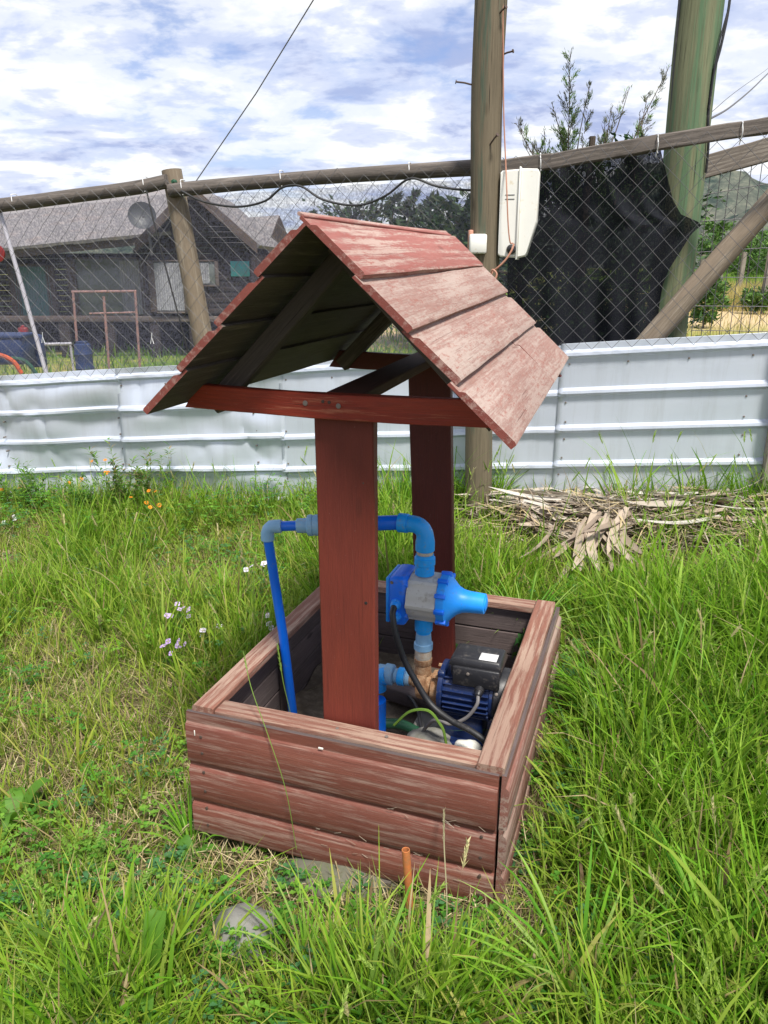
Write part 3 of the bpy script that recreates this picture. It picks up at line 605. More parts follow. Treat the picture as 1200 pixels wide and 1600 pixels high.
single('pump_power_cable', MB().tube(arc([(0.691, PV - 0.092, ZA + 0.040), (0.690, 0.345, 0.322), (0.664, 0.340, 0.280), (0.620, 0.340, 0.250), (0.590, 0.345, 0.248), (0.560, 0.36, 0.235), (0.530, 0.375, 0.19)]), 0.0052, 8),
       M['greycable'], 'short grey cable looping from the gland on the pump terminal box', 'cable', (0.66, PV - 0.09, 0.2), BOXF)

# ------------------------------------------------------------------ pressure controller on the riser
CZ = 0.585
ct = Thing('pressure_controller', 'bright blue and grey pump pressure controller with a tapered nozzle, mounted above the pump', 'pressure controller', (0.50, PV, CZ), BOXF)
hb = ct.part('control_head', MB().rbox((0.439, PV, CZ - 0.004), (0.052, 0.122, 0.150), 0.012), M['ctrlblue'])
ct.part('head_lid', MB().rbox((0.4095, PV, CZ - 0.004), (0.010, 0.112, 0.138), 0.004), M['ctrlcyan'], parent=hb)
gb = MB(); nseg = 28; prof = []
def ribbed(x0, x1, r, m):
    vs, fs, gs = [], [], []
    n = 48
    for i, x_ in enumerate((x0, x1)):
        for k in range(n):
            a = 2 * math.pi * (k + .5) / n; rr = r if (k // 2) % 4 else r + 0.006
            vs.append((x_, PV + math.cos(a) * rr, CZ + math.sin(a) * rr))
    fs = [(k, n + k, n + (k + 1) % n, (k + 1) % n) for k in range(n)] + [tuple(range(n)), tuple(n + k for k in reversed(range(n)))]
    return MB().add(vs, fs) or None
bdy = MB(); 
def ribbed(mb, x0, x1, r, n=48, up=0.006, every=4):
    vs = [(x_, PV + math.cos(2 * math.pi * (k + .5) / n) * (r if (k // 2) % every else r + up), CZ + math.sin(2 * math.pi * (k + .5) / n) * (r if (k // 2) % every else r + up)) for x_ in (x0, x1) for k in range(n)]
    mb.add(vs, [(k, n + k, n + (k + 1) % n, (k + 1) % n) for k in range(n)] + [tuple(range(n)), tuple(n + k for k in reversed(range(n)))]); return mb
ct.part('grey_body', ribbed(MB(), 0.466, 0.552, 0.066), M['ctrlgrey'])
cn = ct.part('flange_cone', MB().lathe((0.553, PV, CZ), X, [(0, 0.070), (0.002, 0.073), (0.024, 0.073), (0.027, 0.066), (0.036, 0.056), (0.050, 0.042), (0.066, 0.034), (0.085, 0.031), (0.128, 0.029), (0.130, 0.026)], 32), M['ctrlcyan'])
for k in range(10):
    a = 2 * math.pi * (k + .25) / 10; d = V(0, math.cos(a), math.sin(a)); ct.part('clamp_lug', MB().rbox(V(0.566, PV, CZ) + d * 0.073, (0.030, 0.013, 0.014), 0.002, ax=(X, X.cross(d), d)), M['ctrlblue'], parent=cn)
for k in range(4):
    a = R(45 + 90 * k); d = V(0, math.cos(a), math.sin(a)); ct.part('clamp_lug', MB().rbox(V(0.460, PV, CZ) + d * 0.070, (0.016, 0.016, 0.014), 0.002, ax=(X, X.cross(d), d)), M['ctrlblue'], parent=hb)
for k in range(4): ct.part('control_button', MB().lathe((0.4045, PV - 0.03 + 0.02 * k, CZ + 0.02), -X, [(0, 0.006), (0.003, 0.005)], 10), M['blackpl'], parent=hb)
for dz in (-0.062, 0.055): ct.part('head_screw', MB().lathe((0.424, PV - 0.0615, CZ + dz), -Y, [(0, 0.005), (0.0015, 0.0045)], 10), M['nail'], parent=hb)
ct.part('nozzle_plug', MB().lathe((0.680, PV, CZ), X, [(0, 0.020), (0.005, 0.020), (0.007, 0.014)], 20), M['ctrlcyan'], parent=cn)
for dz in (-0.010, -0.048):
    ct.part('cable_gland', MB().lathe((0.437, PV - 0.060, CZ + dz), -Y, [(0, 0.017), (0.006, 0.017), (0.007, 0.014), (0.016, 0.014), (0.022, 0.009)], 6 if dz < -0.02 else 8), M['ctrlcyan'], parent=hb)
single('controller_cable', MB().tube(arc([(0.437, PV - 0.078, CZ - 0.010), (0.440, PV - 0.100, CZ - 0.030), (0.455, PV - 0.112, 0.50), (0.478, 0.34, 0.430), (0.512, 0.335, 0.375), (0.562, 0.325, 0.312), (0.628, 0.305, 0.284), (0.69, 0.285, 0.276), (0.740, 0.27, 0.25), (0.76, 0.25, 0.18)]), 0.0092, 10),
       M['cable'], 'thick black cable drooping from the pressure controller down past the pump', 'cable', (0.44, PV - 0.1, 0.3), BOXF)

# ------------------------------------------------------------------ pipework
rp = Thing('riser_pipe', 'short blue riser fittings joining the rusty pump head to the controller', 'pipe', (0.503, PV, 0.37), BOXF)
rp.part('thread_tape', MB().lathe((0.503, PV, 0.384), Z, [(0, 0.024), (0.004, 0.0255), (0.030, 0.0245), (0.034, 0.023)], 20), M['tape'])
rp.part('adapter', MB().lathe((0.503, PV, 0.416), Z, [(0, 0.028), (0.018, 0.028), (0.020, 0.024), (0.050, 0.022), (0.052, 0.020)], 20), M['palefit'])
rp.part('coupling', MB().lathe((0.503, PV, 0.464), Z, [(0, 0.021), (0.010, 0.021), (0.012, 0.026), (0.052, 0.027), (0.055, 0.022), (0.062, 0.022)], 20), M['fitting'])
dp = Thing('delivery_pipe', 'blue plastic delivery pipe with elbows crossing behind the front post and dropping at the left', 'pipe', (0.503, PV, 0.70), BOXF)
dp.part('coupling', MB().lathe((0.503, PV, 0.652), Z, [(0, 0.026), (0.002, 0.028), (0.030, 0.028), (0.032, 0.0305), (0.052, 0.030), (0.054, 0.0265), (0.062, 0.026)], 22), M['fitting'])
dp.part('thread_tape', MB().lathe((0.503, PV, 0.714), Z, [(0, 0.0235), (0.010, 0.0245), (0.014, 0.022)], 18), M['tape'])
EZ = 0.800
el = [(0.503, PV, 0.724), (0.503, PV, 0.726), (0.503, PV, 0.752), (0.503, PV, 0.765)] + [(0.503 - 0.035 * (1 - math.cos(a)), PV, 0.765 + 0.035 * math.sin(a)) for a in [R(q) for q in (20, 40, 60, 75, 90)]] + [(0.452, PV, EZ), (0.4515, PV, EZ), (0.425, PV - 0.0, EZ)]
dp.part('elbow', MB().tube(el, [0.025, 0.0275, 0.0275, 0.025] + [0.0245] * 5 + [0.0245, 0.0275, 0.0275], 20), M['fitting'])
LE = V(0.092, 0.350, 0.784); RE = V(0.425, PV, EZ)
dd_ = (LE - RE).normalized()
dp.part('pipe', MB().tube([RE, RE + dd_ * 0.10], 0.0215, 18), M['pipe'])
dp.part('collar', MB().lathe(RE + dd_ * 0.062, dd_, [(0, 0.0235), (0.002, 0.0255), (0.040, 0.0255), (0.042, 0.022)], 20), M['blackpl'])
dp.part('reducer', MB().lathe(RE + dd_ * 0.104, dd_, [(0, 0.022), (0.07, 0.021), (0.09, 0.026), (0.12, 0.026)], 18), M['pipe'])
dp.part('thin_pipe', MB().tube([RE + dd_ * 0.20, LE + dd_ * 0.0], 0.0145, 16), M['pipe'])
un = V(0.092, 0.350, 0.784) - dd_ * 0.055
dp.part('union_nut', MB().lathe(un, -dd_, [(0, 0.0185), (0.002, 0.021), (0.030, 0.022), (0.032, 0.029), (0.036, 0.031), (0.046, 0.031), (0.047, 0.029), (0.058, 0.031), (0.066, 0.031), (0.070, 0.024)], 22), M['palefit'])
a0 = LE - dd_ * 0.012
dp.part('elbow', MB().tube([a0, a0 + dd_ * 0.001, LE + dd_ * 0.006, LE + dd_ * 0.018, LE + dd_ * 0.026 - Z * 0.008, LE + dd_ * 0.030 - Z * 0.020, LE + dd_ * 0.030 - Z * 0.040, LE + dd_ * 0.030 - Z * 0.042], [0.017, 0.0195, 0.0195, 0.019, 0.019, 0.019, 0.0195, 0.017], 18), M['palefit'])
bt = V(0.098, 0.40, 0.06)
dp.part('down_pipe', MB().tube([LE + dd_ * 0.030 - Z * 0.03, (LE + dd_ * 0.03 + bt) / 2 + V(0.004, 0, 0), bt], 0.0140, 16), M['pipe'])
sp_ = Thing('suction_pipe', 'blue suction pipe and elbow going down beside the pump behind the front post', 'pipe', (0.36, PV, 0.1), BOXF)
SZ = ZA + 0.004
sp_.part('pipe_tail', MB().lathe((0.464, PV, SZ), -X, [(0, 0.0235), (0.012, 0.0245), (0.014, 0.022), (0.05, 0.022)], 18), M['palefit'])
sp_.part('union_nut', MB().lathe((0.448, PV, SZ), -X, [(0, 0.026), (0.002, 0.028), (0.020, 0.028), (0.022, 0.025)], 20), M['fitting'])
sp_.part('union_nut', MB().lathe((0.412, PV, SZ), -X, [(0, 0.026), (0.002, 0.032), (0.026, 0.033), (0.028, 0.028), (0.05, 0.027)], 12), M['palefit'])
sp_.part('elbow', MB().tube([(0.392, PV - 0.01, SZ), (0.372, PV - 0.01, SZ - 0.004), (0.362, PV - 0.01, SZ - 0.02), (0.360, PV - 0.01, SZ - 0.05)], [0.028, 0.029, 0.029, 0.030], 18), M['fitting'])
sp_.part('well_casing', MB().tube([(0.372, PV - 0.05, 0.03), (0.372, PV - 0.05, 0.245)], 0.030, 20), M['pipe'])

# small things lying in the box
single('green_hose', MB().tube(arc([(0.38, 0.42, 0.152), (0.44, 0.43, 0.155), (0.50, 0.415, 0.150)]), 0.016, 12), M['greenpl'], 'short dark green pipe lying on the soil in the box near the front post', 'hose', (0.43, 0.42, 0.13), BOXF)
single('thin_black_hose', MB().tube(arc([(0.34, 0.62, 0.16), (0.42, 0.56, 0.18), (0.47, 0.50, 0.18), (0.51, 0.42, 0.165), (0.55, 0.34, 0.155), (0.60, 0.28, 0.14)]), 0.0055, 8), M['cable'], 'thin black cable lying on the soil under the pump head', 'cable', (0.45, 0.45, 0.06), BOXF)
mbw = MB(); mbw.rbox((0.470, 0.58, 0.165), (0.26, 0.08, 0.05), 0.006, ax=(V(0.97, -0.22, 0), V(0.22, 0.97, 0), Z)); single('scrap_block', mbw, M['inner'], 'grey scrap of timber lying behind the rusty pump head', 'wood block', (0.47, 0.55, 0.09), BOXF)
def pebble(name, c, r, m, label, cat, frame=ID, sx=1.0, sy=1.0, sz=0.7, seed=0, group=None, amp=0.18):
    mb = MB(); n, k = 22, 13; vs = []
    for i in range(k + 1):
        th_ = math.pi * i / k
        for j in range(n):
            ph = 2 * math.pi * j / n; d = V(math.sin(th_) * math.cos(ph), math.sin(th_) * math.sin(ph), math.cos(th_))
            q = 1 + amp * noise.noise(d * 1.3 + V(seed, 0, 0)) + amp * 0.4 * noise.noise(d * 3.5 + V(seed, 5, 0)) + amp * 0.12 * noise.noise(d * 11 + V(seed, 9, 0))
            vs.append((c[0] + d.x * r * sx * q, c[1] + d.y * r * sy * q, c[2] + d.z * r * sz * q))
    fs = [(i * n + j, (i + 1) * n + j, (i + 1) * n + (j + 1) % n, i * n + (j + 1) % n) for i in range(k) for j in range(n)]
    mb.add(vs, fs); return single(name, mb, M[m], label, cat, c, frame, group, angle=80)
pebble('white_lump', (0.672, 0.345, 0.172), 0.036, 'whitepl', 'pale white lump lying on the block in front of the pump foot', 'stone', BOXF, 1.25, 0.9, 0.75, 3)
pebble('rubble_stone', (0.545, 0.385, 0.150), 0.055, 'stone', 'grey broken stone on the soil inside the box, in front of the pump', 'stone', BOXF, 1.3, 0.9, 0.6, 8)
pebble('rubble_stone', (0.61, 0.33, 0.155), 0.032, 'stone', 'small grey stone beside the pump foot inside the box', 'stone', BOXF, 1.0, 1.1, 0.7, 12)

# ------------------------------------------------------------------ stones, wedge and orange conduit at the front of the box
s1 = at_z(385, 1470, -0.05); pebble('field_stone', (s1.x, s1.y, gz(s1.x, s1.y) + 0.022), 0.080, 'stone', 'rounded grey stone in the grass in front of the left part of the box', 'stone', ID, 1.05, 0.95, 0.85, 21, amp=0.12)
s2 = at_z(545, 1400, 0.0) + V(0, 0.06, 0); pebble('support_stone', (s2.x, s2.y + 0.06, gz(s2.x, s2.y) - 0.01), 0.13, 'mossstone', 'large mossy stone under the front edge of the box', 'stone', ID, 1.35, 0.8, 0.42, 31)
s3 = BOXF @ V(0.12, 0.25, 0); pebble('support_stone', (s3.x, s3.y, gz(s3.x, s3.y) + 0.0), 0.14, 'mossstone', 'dark stone in the shade under the left end of the box', 'stone', ID, 1.2, 1.0, 0.62, 35)
for q_, lb in (((0.10, 0.90), 'stone under the rear left corner of the box'), ((0.74, 0.85), 'stone under the rear right corner of the box')):
    s4 = BOXF @ V(q_[0], q_[1], 0); pebble('support_stone', (s4.x, s4.y, gz(s4.x, s4.y) - 0.03), 0.12, 'mossstone', 'half-buried ' + lb, 'stone', ID, 1.1, 1.0, 0.5, 44)
wq = BOXF @ V(0.50, 0.02, -0.014)
single('timber_wedge', MB().board(wq - V(0.055, -0.02, 0.004), wq + V(0.055, -0.02, -0.002), V(0.3, 0.95, 0), Z, 0.09, 0.022, 0.002), M['grey'], 'pale grey timber offcut wedged under the front board of the box', 'timber', wq - Z * 0.02)
o0 = at_z(641, 1445, gz(0.05, 1.45)); o1 = O + ray(634, 1328) * ((o0.y + 0.004) / ray(634, 1328).y)
oc = MB(); pts = [o0 - Z * 0.03 - (o1 - o0) * 0.2, o0 * 0.5 + o1 * 0.5 + V(0.002, 0, 0), o1]
oc.tube(pts, 0.0098, 18, cap=False); oc.tube([pts[-1], o0 * 0.5 + o1 * 0.5], [0.0076, 0.0076], 18, cap=False)
dr = (o1 - o0).normalized(); n_ = 18
oc.lathe(o1, dr, [(0.0, 0.0098), (0.0006, 0.0095), (0.0006, 0.0079), (0.0, 0.0076)], 18, cap=False)
single('orange_conduit', oc, M['orange'], 'short upright orange plastic conduit stub in front of the box', 'pipe', o0)
#PART3
# ------------------------------------------------------------------ fence line (local frame: x along the fence to the right, y = away from the camera, z up)
FF = Matrix.Translation(FA) @ Matrix.Rotation(math.atan2(FD.y, FD.x), 4, 'Z'); FI = FF.inverted()
def fl(px, py, off=0.0): return FI @ fence(px, py, off)
SL = 0.0823
def z1(s): return 0.737 + SL * s
def sx(px, py=650): return fl(px, py).x
# corrugated sheets
sf = Thing('sheet_metal_fence', 'low fence of horizontal ribbed galvanised sheets, dented at the left, under the wire mesh', 'metal fence', (2.3, 0, 0.1), FF)
def sheet(s0, s1, yoff, dent, seed, dz=0.0, drop=0.0):
    prof = [(0.062, 0.0), (0.060, 0.0)]
    for k in range(5):
        b = -0.2 * k; prof += [(b + 0.028, 0.0), (b + 0.013, -0.021), (b - 0.001, -0.023), (b - 0.013, -0.004), (b - 0.018, 0.0)]
        if k < 4:
            for q in (0.055, 0.09, 0.12, 0.145): prof.append((b - q, 0.0))
    prof += [(-0.835, 0.0), (-0.86, -0.004)]
    n = max(8, int((s1 - s0) / 0.03)); m = len(prof); vs, gs = [], []
    for i in range(n + 1):
        s = s0 + (s1 - s0) * i / n
        for (zz_, yy) in prof:
            z = z1(s) + zz_ + dz * (i / n) - drop
            ey = min(1, (0.06 - zz_) / 0.1) * min(1, (i + 1) / 6, (n + 1 - i) / 6)
            d = dent * (noise.noise((s * 1.5 + seed, zz_ * 3.4, seed)) + 0.2 * noise.noise((s * 4 + seed, zz_ * 6, seed + 3)))
            if dent > 0.01:
                c = noise.noise((s * 4 + seed, zz_ * 3, 7.7)); d += dent * 0.25 * (max(0, 0.25 - abs(c)) / 0.25) ** 2
                z += 0.007 * noise.noise((s * 1.6, 1.1, seed))
            vs.append((s, yoff + yy + d * ey, z)); gs.append((s, yy, zz_ + 0.86))
    fs = [(i * m + j, (i + 1) * m + j, (i + 1) * m + j + 1, i * m + j + 1) for i in range(n) for j in range(m - 1)]
    o = sf.part('metal_sheet', MB().add(vs, fs, gs) or mbx, M['sheet'], angle=22) if False else None
    mb = MB(); mb.add(vs, fs, gs); o = sf.part('metal_sheet', mb, M['sheet'], angle=24)
    sm = o.modifiers.new('thickness', 'SOLIDIFY'); sm.thickness = 0.0012; sm.offset = 0
    return o
segs = [(sx(-170) - 2.2, sx(-170) + 0.03, 0.002, 0.030, 3.3), (sx(-170), sx(188) + 0.03, 0.0, 0.060, 1.3), (sx(188), sx(438) + 0.03, -0.004, 0.055, 5.1), (sx(438), sx(872) + 0.03, 0.0, 0.014, 9.4), (sx(870), sx(1300), -0.006, 0.0035, 12.2)]
for k, a in enumerate(segs):
    o = sheet(*a, drop=(0.012 if k == 3 else 0.0))
    for ci in range(int((a[1] - a[0]) / 0.30) + 1):
        s = a[0] + 0.04 + ci * 0.30
        if s > a[1]: break
        for r_ in (0, 1, 2, 3):
            if r_ > 0 and ci % 3: continue
            for dz_ in ((-0.045,) if r_ == 0 else (-0.05, -0.155)):
                z = z1(s) - 0.2 * r_ + dz_ - (0.012 if k == 3 else 0)
                sf.part('screw', MB().lathe((s + rnd.uniform(-.01, .01), a[2] - 0.002, z), -Y, [(-0.02, 0.0055), (0.002, 0.0055), (0.003, 0.0035), (0.005, 0.0035)], 8), M['nail'], parent=o)
# rails, post, mesh and ties of the wire fence
cf = Thing('wire_fence', 'chain-link mesh hung on old round timber rails above the metal sheets', 'wire fence', (2.3, 0, 0.9), FF)
def log(pts, rad, n=12, jit=0.06):
    return MB().tube(arc(pts, 5), np.interp(np.linspace(0, 1, (len(pts) - 1) * 5 + 1), np.linspace(0, 1, len(rad)), rad), n, jit=jit)
cf.part('rail', log([fl(-900, 440), fl(-500, 386), fl(-140, 336), fl(0, 321), fl(140, 303), fl(215, 293), fl(262, 283)], [0.042, 0.040, 0.038]), M['rail'])
cf.part('rail', log([fl(266, 298), fl(400, 285), fl(560, 273), fl(745, 262)], [0.038, 0.037, 0.040]), M['rail'])
r3 = [(738, 266), (860, 253), (1027, 223), (1200, 196), (1290, 181)]
for a, b in zip(r3[:-1], r3[1:]):
    p, q = fl(*a), fl(*b); cf.part('rail', MB().board(p, q + (q - p).normalized() * 0.004, Z, -Y, 0.072, 0.045, 0.006, nseg=8, jit=0.005), M['rail'])
pt, pb = fl(268, 266, -0.07), fl(338, 640, -0.07)
cf.part('post', log([pb + (pb - pt) * 0.45, pb, pt * 0.5 + pb * 0.5, pt], [0.066, 0.062, 0.058], 14, 0.03), M['tan'])
cf.part('bolt', MB().lathe(fl(271, 284, -0.005), -Y, [(-0.02, 0.014), (0.0, 0.014), (0.003, 0.008), (0.014, 0.008)], 8), M['greenpl'])
RP = [(-900, 431), (-500, 376), (-200, 330), (0, 312), (140, 294), (262, 276), (275, 288), (400, 276), (560, 264), (738, 254), (860, 243), (1027, 213), (1200, 186), (1300, 171)]
RS = [(fl(a, b).x, fl(a, b).z) for a, b in RP]
def ztop(s): return float(np.interp(s, [r[0] for r in RS], [r[1] for r in RS]))
sa, sb, pit = -2.4, sx(1290), 0.098
mb = MB(); nl_ = int((sb - sa) / pit) + 14
for sgn in (1, -1):
    for i in range(-14, nl_ + 14):
        pts = []; 
        for j in range(0, 34):
            s = sa + i * pit + sgn * j * pit / 2; 
            if s < sa - 0.01 or s > sb + 0.01: continue
            z = z1(s) + 0.03 + j * pit * 0.52
            if z > ztop(s) + 0.012: break
            wob = 0.010 * noise.noise((s * 2.2, z * 2.2, 1.0)); wz = 0.010 * noise.noise((s * 2.0, z * 2.0, 5.0))
            yy = -0.052 - 0.012 * noise.noise((s * 1.5, z * 1.5, 9.0)) + (0.0022 if (j % 2) == (sgn > 0) else -0.0022)
            pts.append((s + wob, yy, z + wz))
        if len(pts) > 1: mb.tube(pts, 0.00115, 4, cap=False)
cf.part('chain_link_mesh', mb, M['wire'], kind='stuff')
for (px, py) in ((24, 312), (228, 285), (287, 290), (441, 276), (641, 264), (775, 258), (845, 250), (1027, 222), (1158, 202)):
    c = fl(px, py); g_ = 0.030
    loop = [c + V(0.0, 0.0, -g_ - 0.035), c + V(0.004, -g_ - 0.004, -0.02), c + V(0, -g_ - 0.002, 0.015), c + V(0, -0.03, g_ - 0.004), c + V(-0.004, 0.02, g_), c + V(-0.004, g_, 0.0), c + V(-0.003, 0.03, -g_), c + V(0.006, -0.03, -g_ - 0.02)]
    cf.part('plastic_tie', MB().tube(arc(loop, 4), 0.0026, 6), M['white'])
for (px, py) in ((76, 527), (245, 528)):
    c = fl(px, py); cf.part('plastic_tie', MB().tube([c + V(-.012, -.055, -.03), c + V(0, -.056, 0.01), c + V(0.01, -.055, -.03)], 0.002, 5).tube([c + V(0, -.056, 0.01), c + V(0.006, -.06, .035)], 0.002, 5), M['white'])
# steel post ending the sheets at the right
e0 = fl(1199, 750, 0.05); e0.z = z1(e0.x) - 1.0; e1 = e0.copy(); e1.z = fl(1199, 345, 0.05).z
single('fence_post', MB().board(e0, e1, X, Y, 0.058, 0.058, 0.006, nseg=10, jit=0.004), M['grey'], 'dark square timber post at the right end of the metal sheets', 'fence post', e0, FF)

# shade nets
def net(name, pts_fn, mt, nu, nv, label, cat, base):
    vs, gs = [], []
    for j in range(nv + 1):
        for i in range(nu + 1):
            p = pts_fn(i / nu, j / nv); vs.append(p); gs.append((p[0], p[1], p[2]))
    fs = [(j * (nu + 1) + i, j * (nu + 1) + i + 1, (j + 1) * (nu + 1) + i + 1, (j + 1) * (nu + 1) + i) for j in range(nv) for i in range(nu)]
    mb = MB(); mb.add(vs, fs, gs); return single(name, mb, mt, label, cat, base, FF)
sL, sR = -2.4, sx(800)
def palef(a, b):
    s = sL + (sR - sL) * a; zt = ztop(s) - 0.055 - 0.012 * abs(math.sin(s * 9)); zb = z1(s) - 0.12
    return (s, 0.145 + 0.012 * math.sin(s * 5 + 2 * b) + 0.008 * math.sin(s * 17 + b * 3), zb + (zt - zb) * b)
net('pale_shade_net', palef, M['palenet'], 180, 14, 'see-through pale lavender shade net stretched behind the mesh on the left and middle', 'shade net', (sL, 0.14, 0.7))
out = [(795, 268), (860, 262), (940, 248), (1000, 240), (1031, 238), (1042, 275), (1052, 312), (1062, 340), (1078, 348), (1096, 346), (1082, 366), (1062, 395), (1046, 420), (1034, 440), (1028, 480), (1022, 560), (1000, 560), (795, 580)]
def clothf(a, b):
    zt_p = (795 + a * 236, np.interp(795 + a * 236, [795, 860, 940, 1000, 1031], [262, 256, 243, 234, 232]))
    ybot = 575; py = zt_p[1] + (ybot - zt_p[1]) * (1 - b)
    rx = float(np.interp(py, [232, 275, 312, 335, 347, 352, 366, 395, 420, 445, 480, 575], [1031, 1042, 1051, 1064, 1092, 1096, 1080, 1062, 1046, 1036, 1030, 1024]))
    px = 792 + (rx - 792) * a
    fold = 0.020 * math.sin(a * 34 + 2.0 * b) * (0.3 + 0.7 * a) + 0.02 * math.sin(a * 13 + 3 * b) + 0.012 * noise.noise((a * 8, b * 5, 0))
    p = fl(px, py, -0.055 - 0.085 * (1 - b)); return (p.x, p.y + fold, p.z)
net('black_shade_cloth', clothf, M['blacknet'], 110, 60, 'torn black shade cloth with drooping folds hung from the rail right of the pole', 'shade cloth', tuple(fl(900, 400, -0.1)))

# ------------------------------------------------------------------ poles
pc = fence(752, 650, 0.15); pz = gz(pc.x, pc.y)
up = Thing('utility_pole', 'tall round grey-green timber pole standing in front of the metal sheets, beside the white box', 'utility pole', (pc.x, pc.y, pz))
def vpole(c, z0, z1_, r0, r1, jit, n=28, m=40, lean=0.0):
    pts = [V(c.x + lean * (z0 + (z1_ - z0) * k / m) + 0.004 * math.sin(k * .7), c.y + 0.004 * math.cos(k * .5), z0 + (z1_ - z0) * k / m) for k in range(m + 1)]
    return MB().tube(pts, [r0 + (r1 - r0) * k / m for k in range(m + 1)], n, jit=jit)
up.part('shaft', vpole(pc, pz - 0.3, 6.0, 0.074, 0.077, 0.05, lean=-0.012), M['pole'])
def bignail(thing, pbase, ptip, r=0.0042):
    d = (ptip - pbase).normalized(); thing.part('nail', MB().tube([pbase - d * 0.02, pbase * 0.5 + ptip * 0.5 + Z * 0.003, ptip], r, 7).lathe(ptip, d, [(0, 0.009), (0.004, 0.009)], 8), M['rustdark'])
def pp(px, py, dy=0.0): return at_y(px, py, pc.y + dy)
bignail(up, pp(738, 133), pp(713, 128)); bignail(up, pp(776, 27, -0.05), pp(790, 11, -0.10)); bignail(up, pp(783, 87, -0.02), pp(801, 80, -0.05)); bignail(up, pp(768, 223, -0.08), pp(777, 211, -0.12))
bc = fence(1078, 173, -0.32); bz = gz(bc.x, bc.y)
bp = Thing('big_pole', 'thick green-tinted timber pole behind the right end of the black cloth', 'utility pole', (bc.x, bc.y, bz))
bp.part('shaft', vpole(bc, bz - 0.3, 6.5, 0.110, 0.104, 0.03), M['bigpole'])
def bq(px, py, dy=0.0): return at_y(px, py, bc.y + dy)
single('pole_cable', MB().tube(arc([bq(1064, -60), bq(1061, 10, -0.02), bq(1053, 110, -0.02), bq(1047, 205, -0.02), bq(1046, 240, -0.02), bq(1043, 330, 0.0)]), 0.006, 7), M['cable'], 'black cable running down the left edge of the thick green pole', 'cable', bq(1050, 100))
single('pole_cable', MB().tube(arc([bq(1146, -60, -0.06), bq(1139, 10, -0.08), bq(1127, 70, -0.09), bq(1114, 120, -0.09), bq(1107, 175, -0.09), bq(1107, 225, -0.09), bq(1103, 270, -0.08)]), 0.0065, 7).tube(arc([bq(1139, 10, -0.08), bq(1121, 80, -0.1), bq(1108, 170, -0.1)]), 0.004, 6), M['cable'], 'black cable bowed away from the right edge of the thick green pole', 'cable', bq(1110, 100))
b0, b1 = fl(990, 560, -0.10), fl(1225, 292, -0.22)
single('diagonal_brace', log([b0 - (b1 - b0) * 0.25, b0, b0 * 0.5 + b1 * 0.5, b1, b1 + (b1 - b0) * 0.25], [0.060, 0.060, 0.056, 0.056], 16, 0.04), M['brace'], 'slanting round timber brace with white flecks at the right behind the mesh', 'timber brace', b0, FF)
for k, t in enumerate((0.30, 0.42, 0.47, 0.58, 0.66, 0.75, 0.84)):
    pass

# white meter box and socket on the pole
mc = fence(812, 335, 0.13)
mf = Matrix.Translation(mc) @ Matrix.Rotation(R(-14), 4, 'Z')
mt_ = Thing('meter_box', 'aged white plastic meter box with a chamfered lower corner, hung beside the timber pole', 'meter box', (0, 0, -0.2), mf)
def prism(outline, y0, y1, ch=0.005):
    mb = MB(); n = len(outline); cxm = sum(p[0] for p in outline) / n; czm = sum(p[1] for p in outline) / n; vs = []
    for (y_, k) in ((y0, ch), (y0 + ch, 0), (y1 - ch, 0), (y1, ch)):
        for (a, b) in outline:
            dx, dz_ = a - cxm, b - czm; L = math.hypot(dx, dz_); vs.append((a - dx / L * k * 1.3, y_, b - dz_ / L * k * 1.3))
    fs = [(i * n + k, i * n + (k + 1) % n, (i + 1) * n + (k + 1) % n, (i + 1) * n + k) for i in range(3) for k in range(n)] + [tuple(reversed(range(n))), tuple(3 * n + k for k in range(n))]
    mb.add(vs, fs); return mb
bd = mt_.part('box_body', prism([(-0.092, -0.19), (-0.080, -0.200), (-0.004, -0.205), (-0.004, 0.200), (-0.085, 0.196), (-0.095, 0.186)], -0.075, 0.06), M['whitepl'])
mt_.part('cover', prism([(0.004, -0.205), (0.038, -0.198), (0.046, -0.188), (0.086, -0.045), (0.088, -0.035), (0.088, 0.190), (0.080, 0.200), (0.004, 0.203)], -0.068, 0.055), M['whitepl'])
mt_.part('flange', MB().rbox((0.0, -0.012, -0.002), (0.008, 0.150, 0.424), 0.002), M['whitepl'], parent=bd)
for z_ in (0.085, 0.066): mt_.part('groove', MB().rbox((-0.045, -0.0755, z_), (0.045, 0.003, 0.003), 0.0005), M['cable'], parent=bd)
mt_.part('cable_gland', MB().lathe((-0.028, -0.074, -0.165), V(0.2, -1, -0.1), [(0, 0.023), (0.012, 0.023), (0.022, 0.018), (0.030, 0.010)], 16), M['blackpl'], parent=bd)
sc0 = pp(747, 381, -0.088)
st_ = Thing('wall_socket', 'small white electrical socket fixed low on the pole, left of the meter box', 'socket', sc0)
stb = st_.part('socket_box', MB().rbox(sc0 + Y * 0.008, (0.084, 0.045, 0.092), 0.008), M['whitepl'])
for z_ in (0.019, 0.0065, -0.0065, -0.019): st_.part('socket_hole', MB().lathe(sc0 + V(-0.004, -0.0135, z_ - 0.002), -Y, [(-0.002, 0.0035), (0.0006, 0.0035)], 8), M['hole'], parent=stb)
for z_ in (0.039, -0.039): st_.part('socket_screw', MB().lathe(sc0 + V(-0.004, -0.0135, z_ - 0.002), -Y, [(-0.002, 0.0035), (0.001, 0.003)], 8), M['nail'], parent=stb)
s5 = pp(735, 376, -0.03); single('wall_switch', MB().rbox(s5, (0.022, 0.055, 0.100), 0.004), M['coppercable'], 'narrow rusty pink plate on the left side of the pole behind the socket', 'electrical plate', s5)
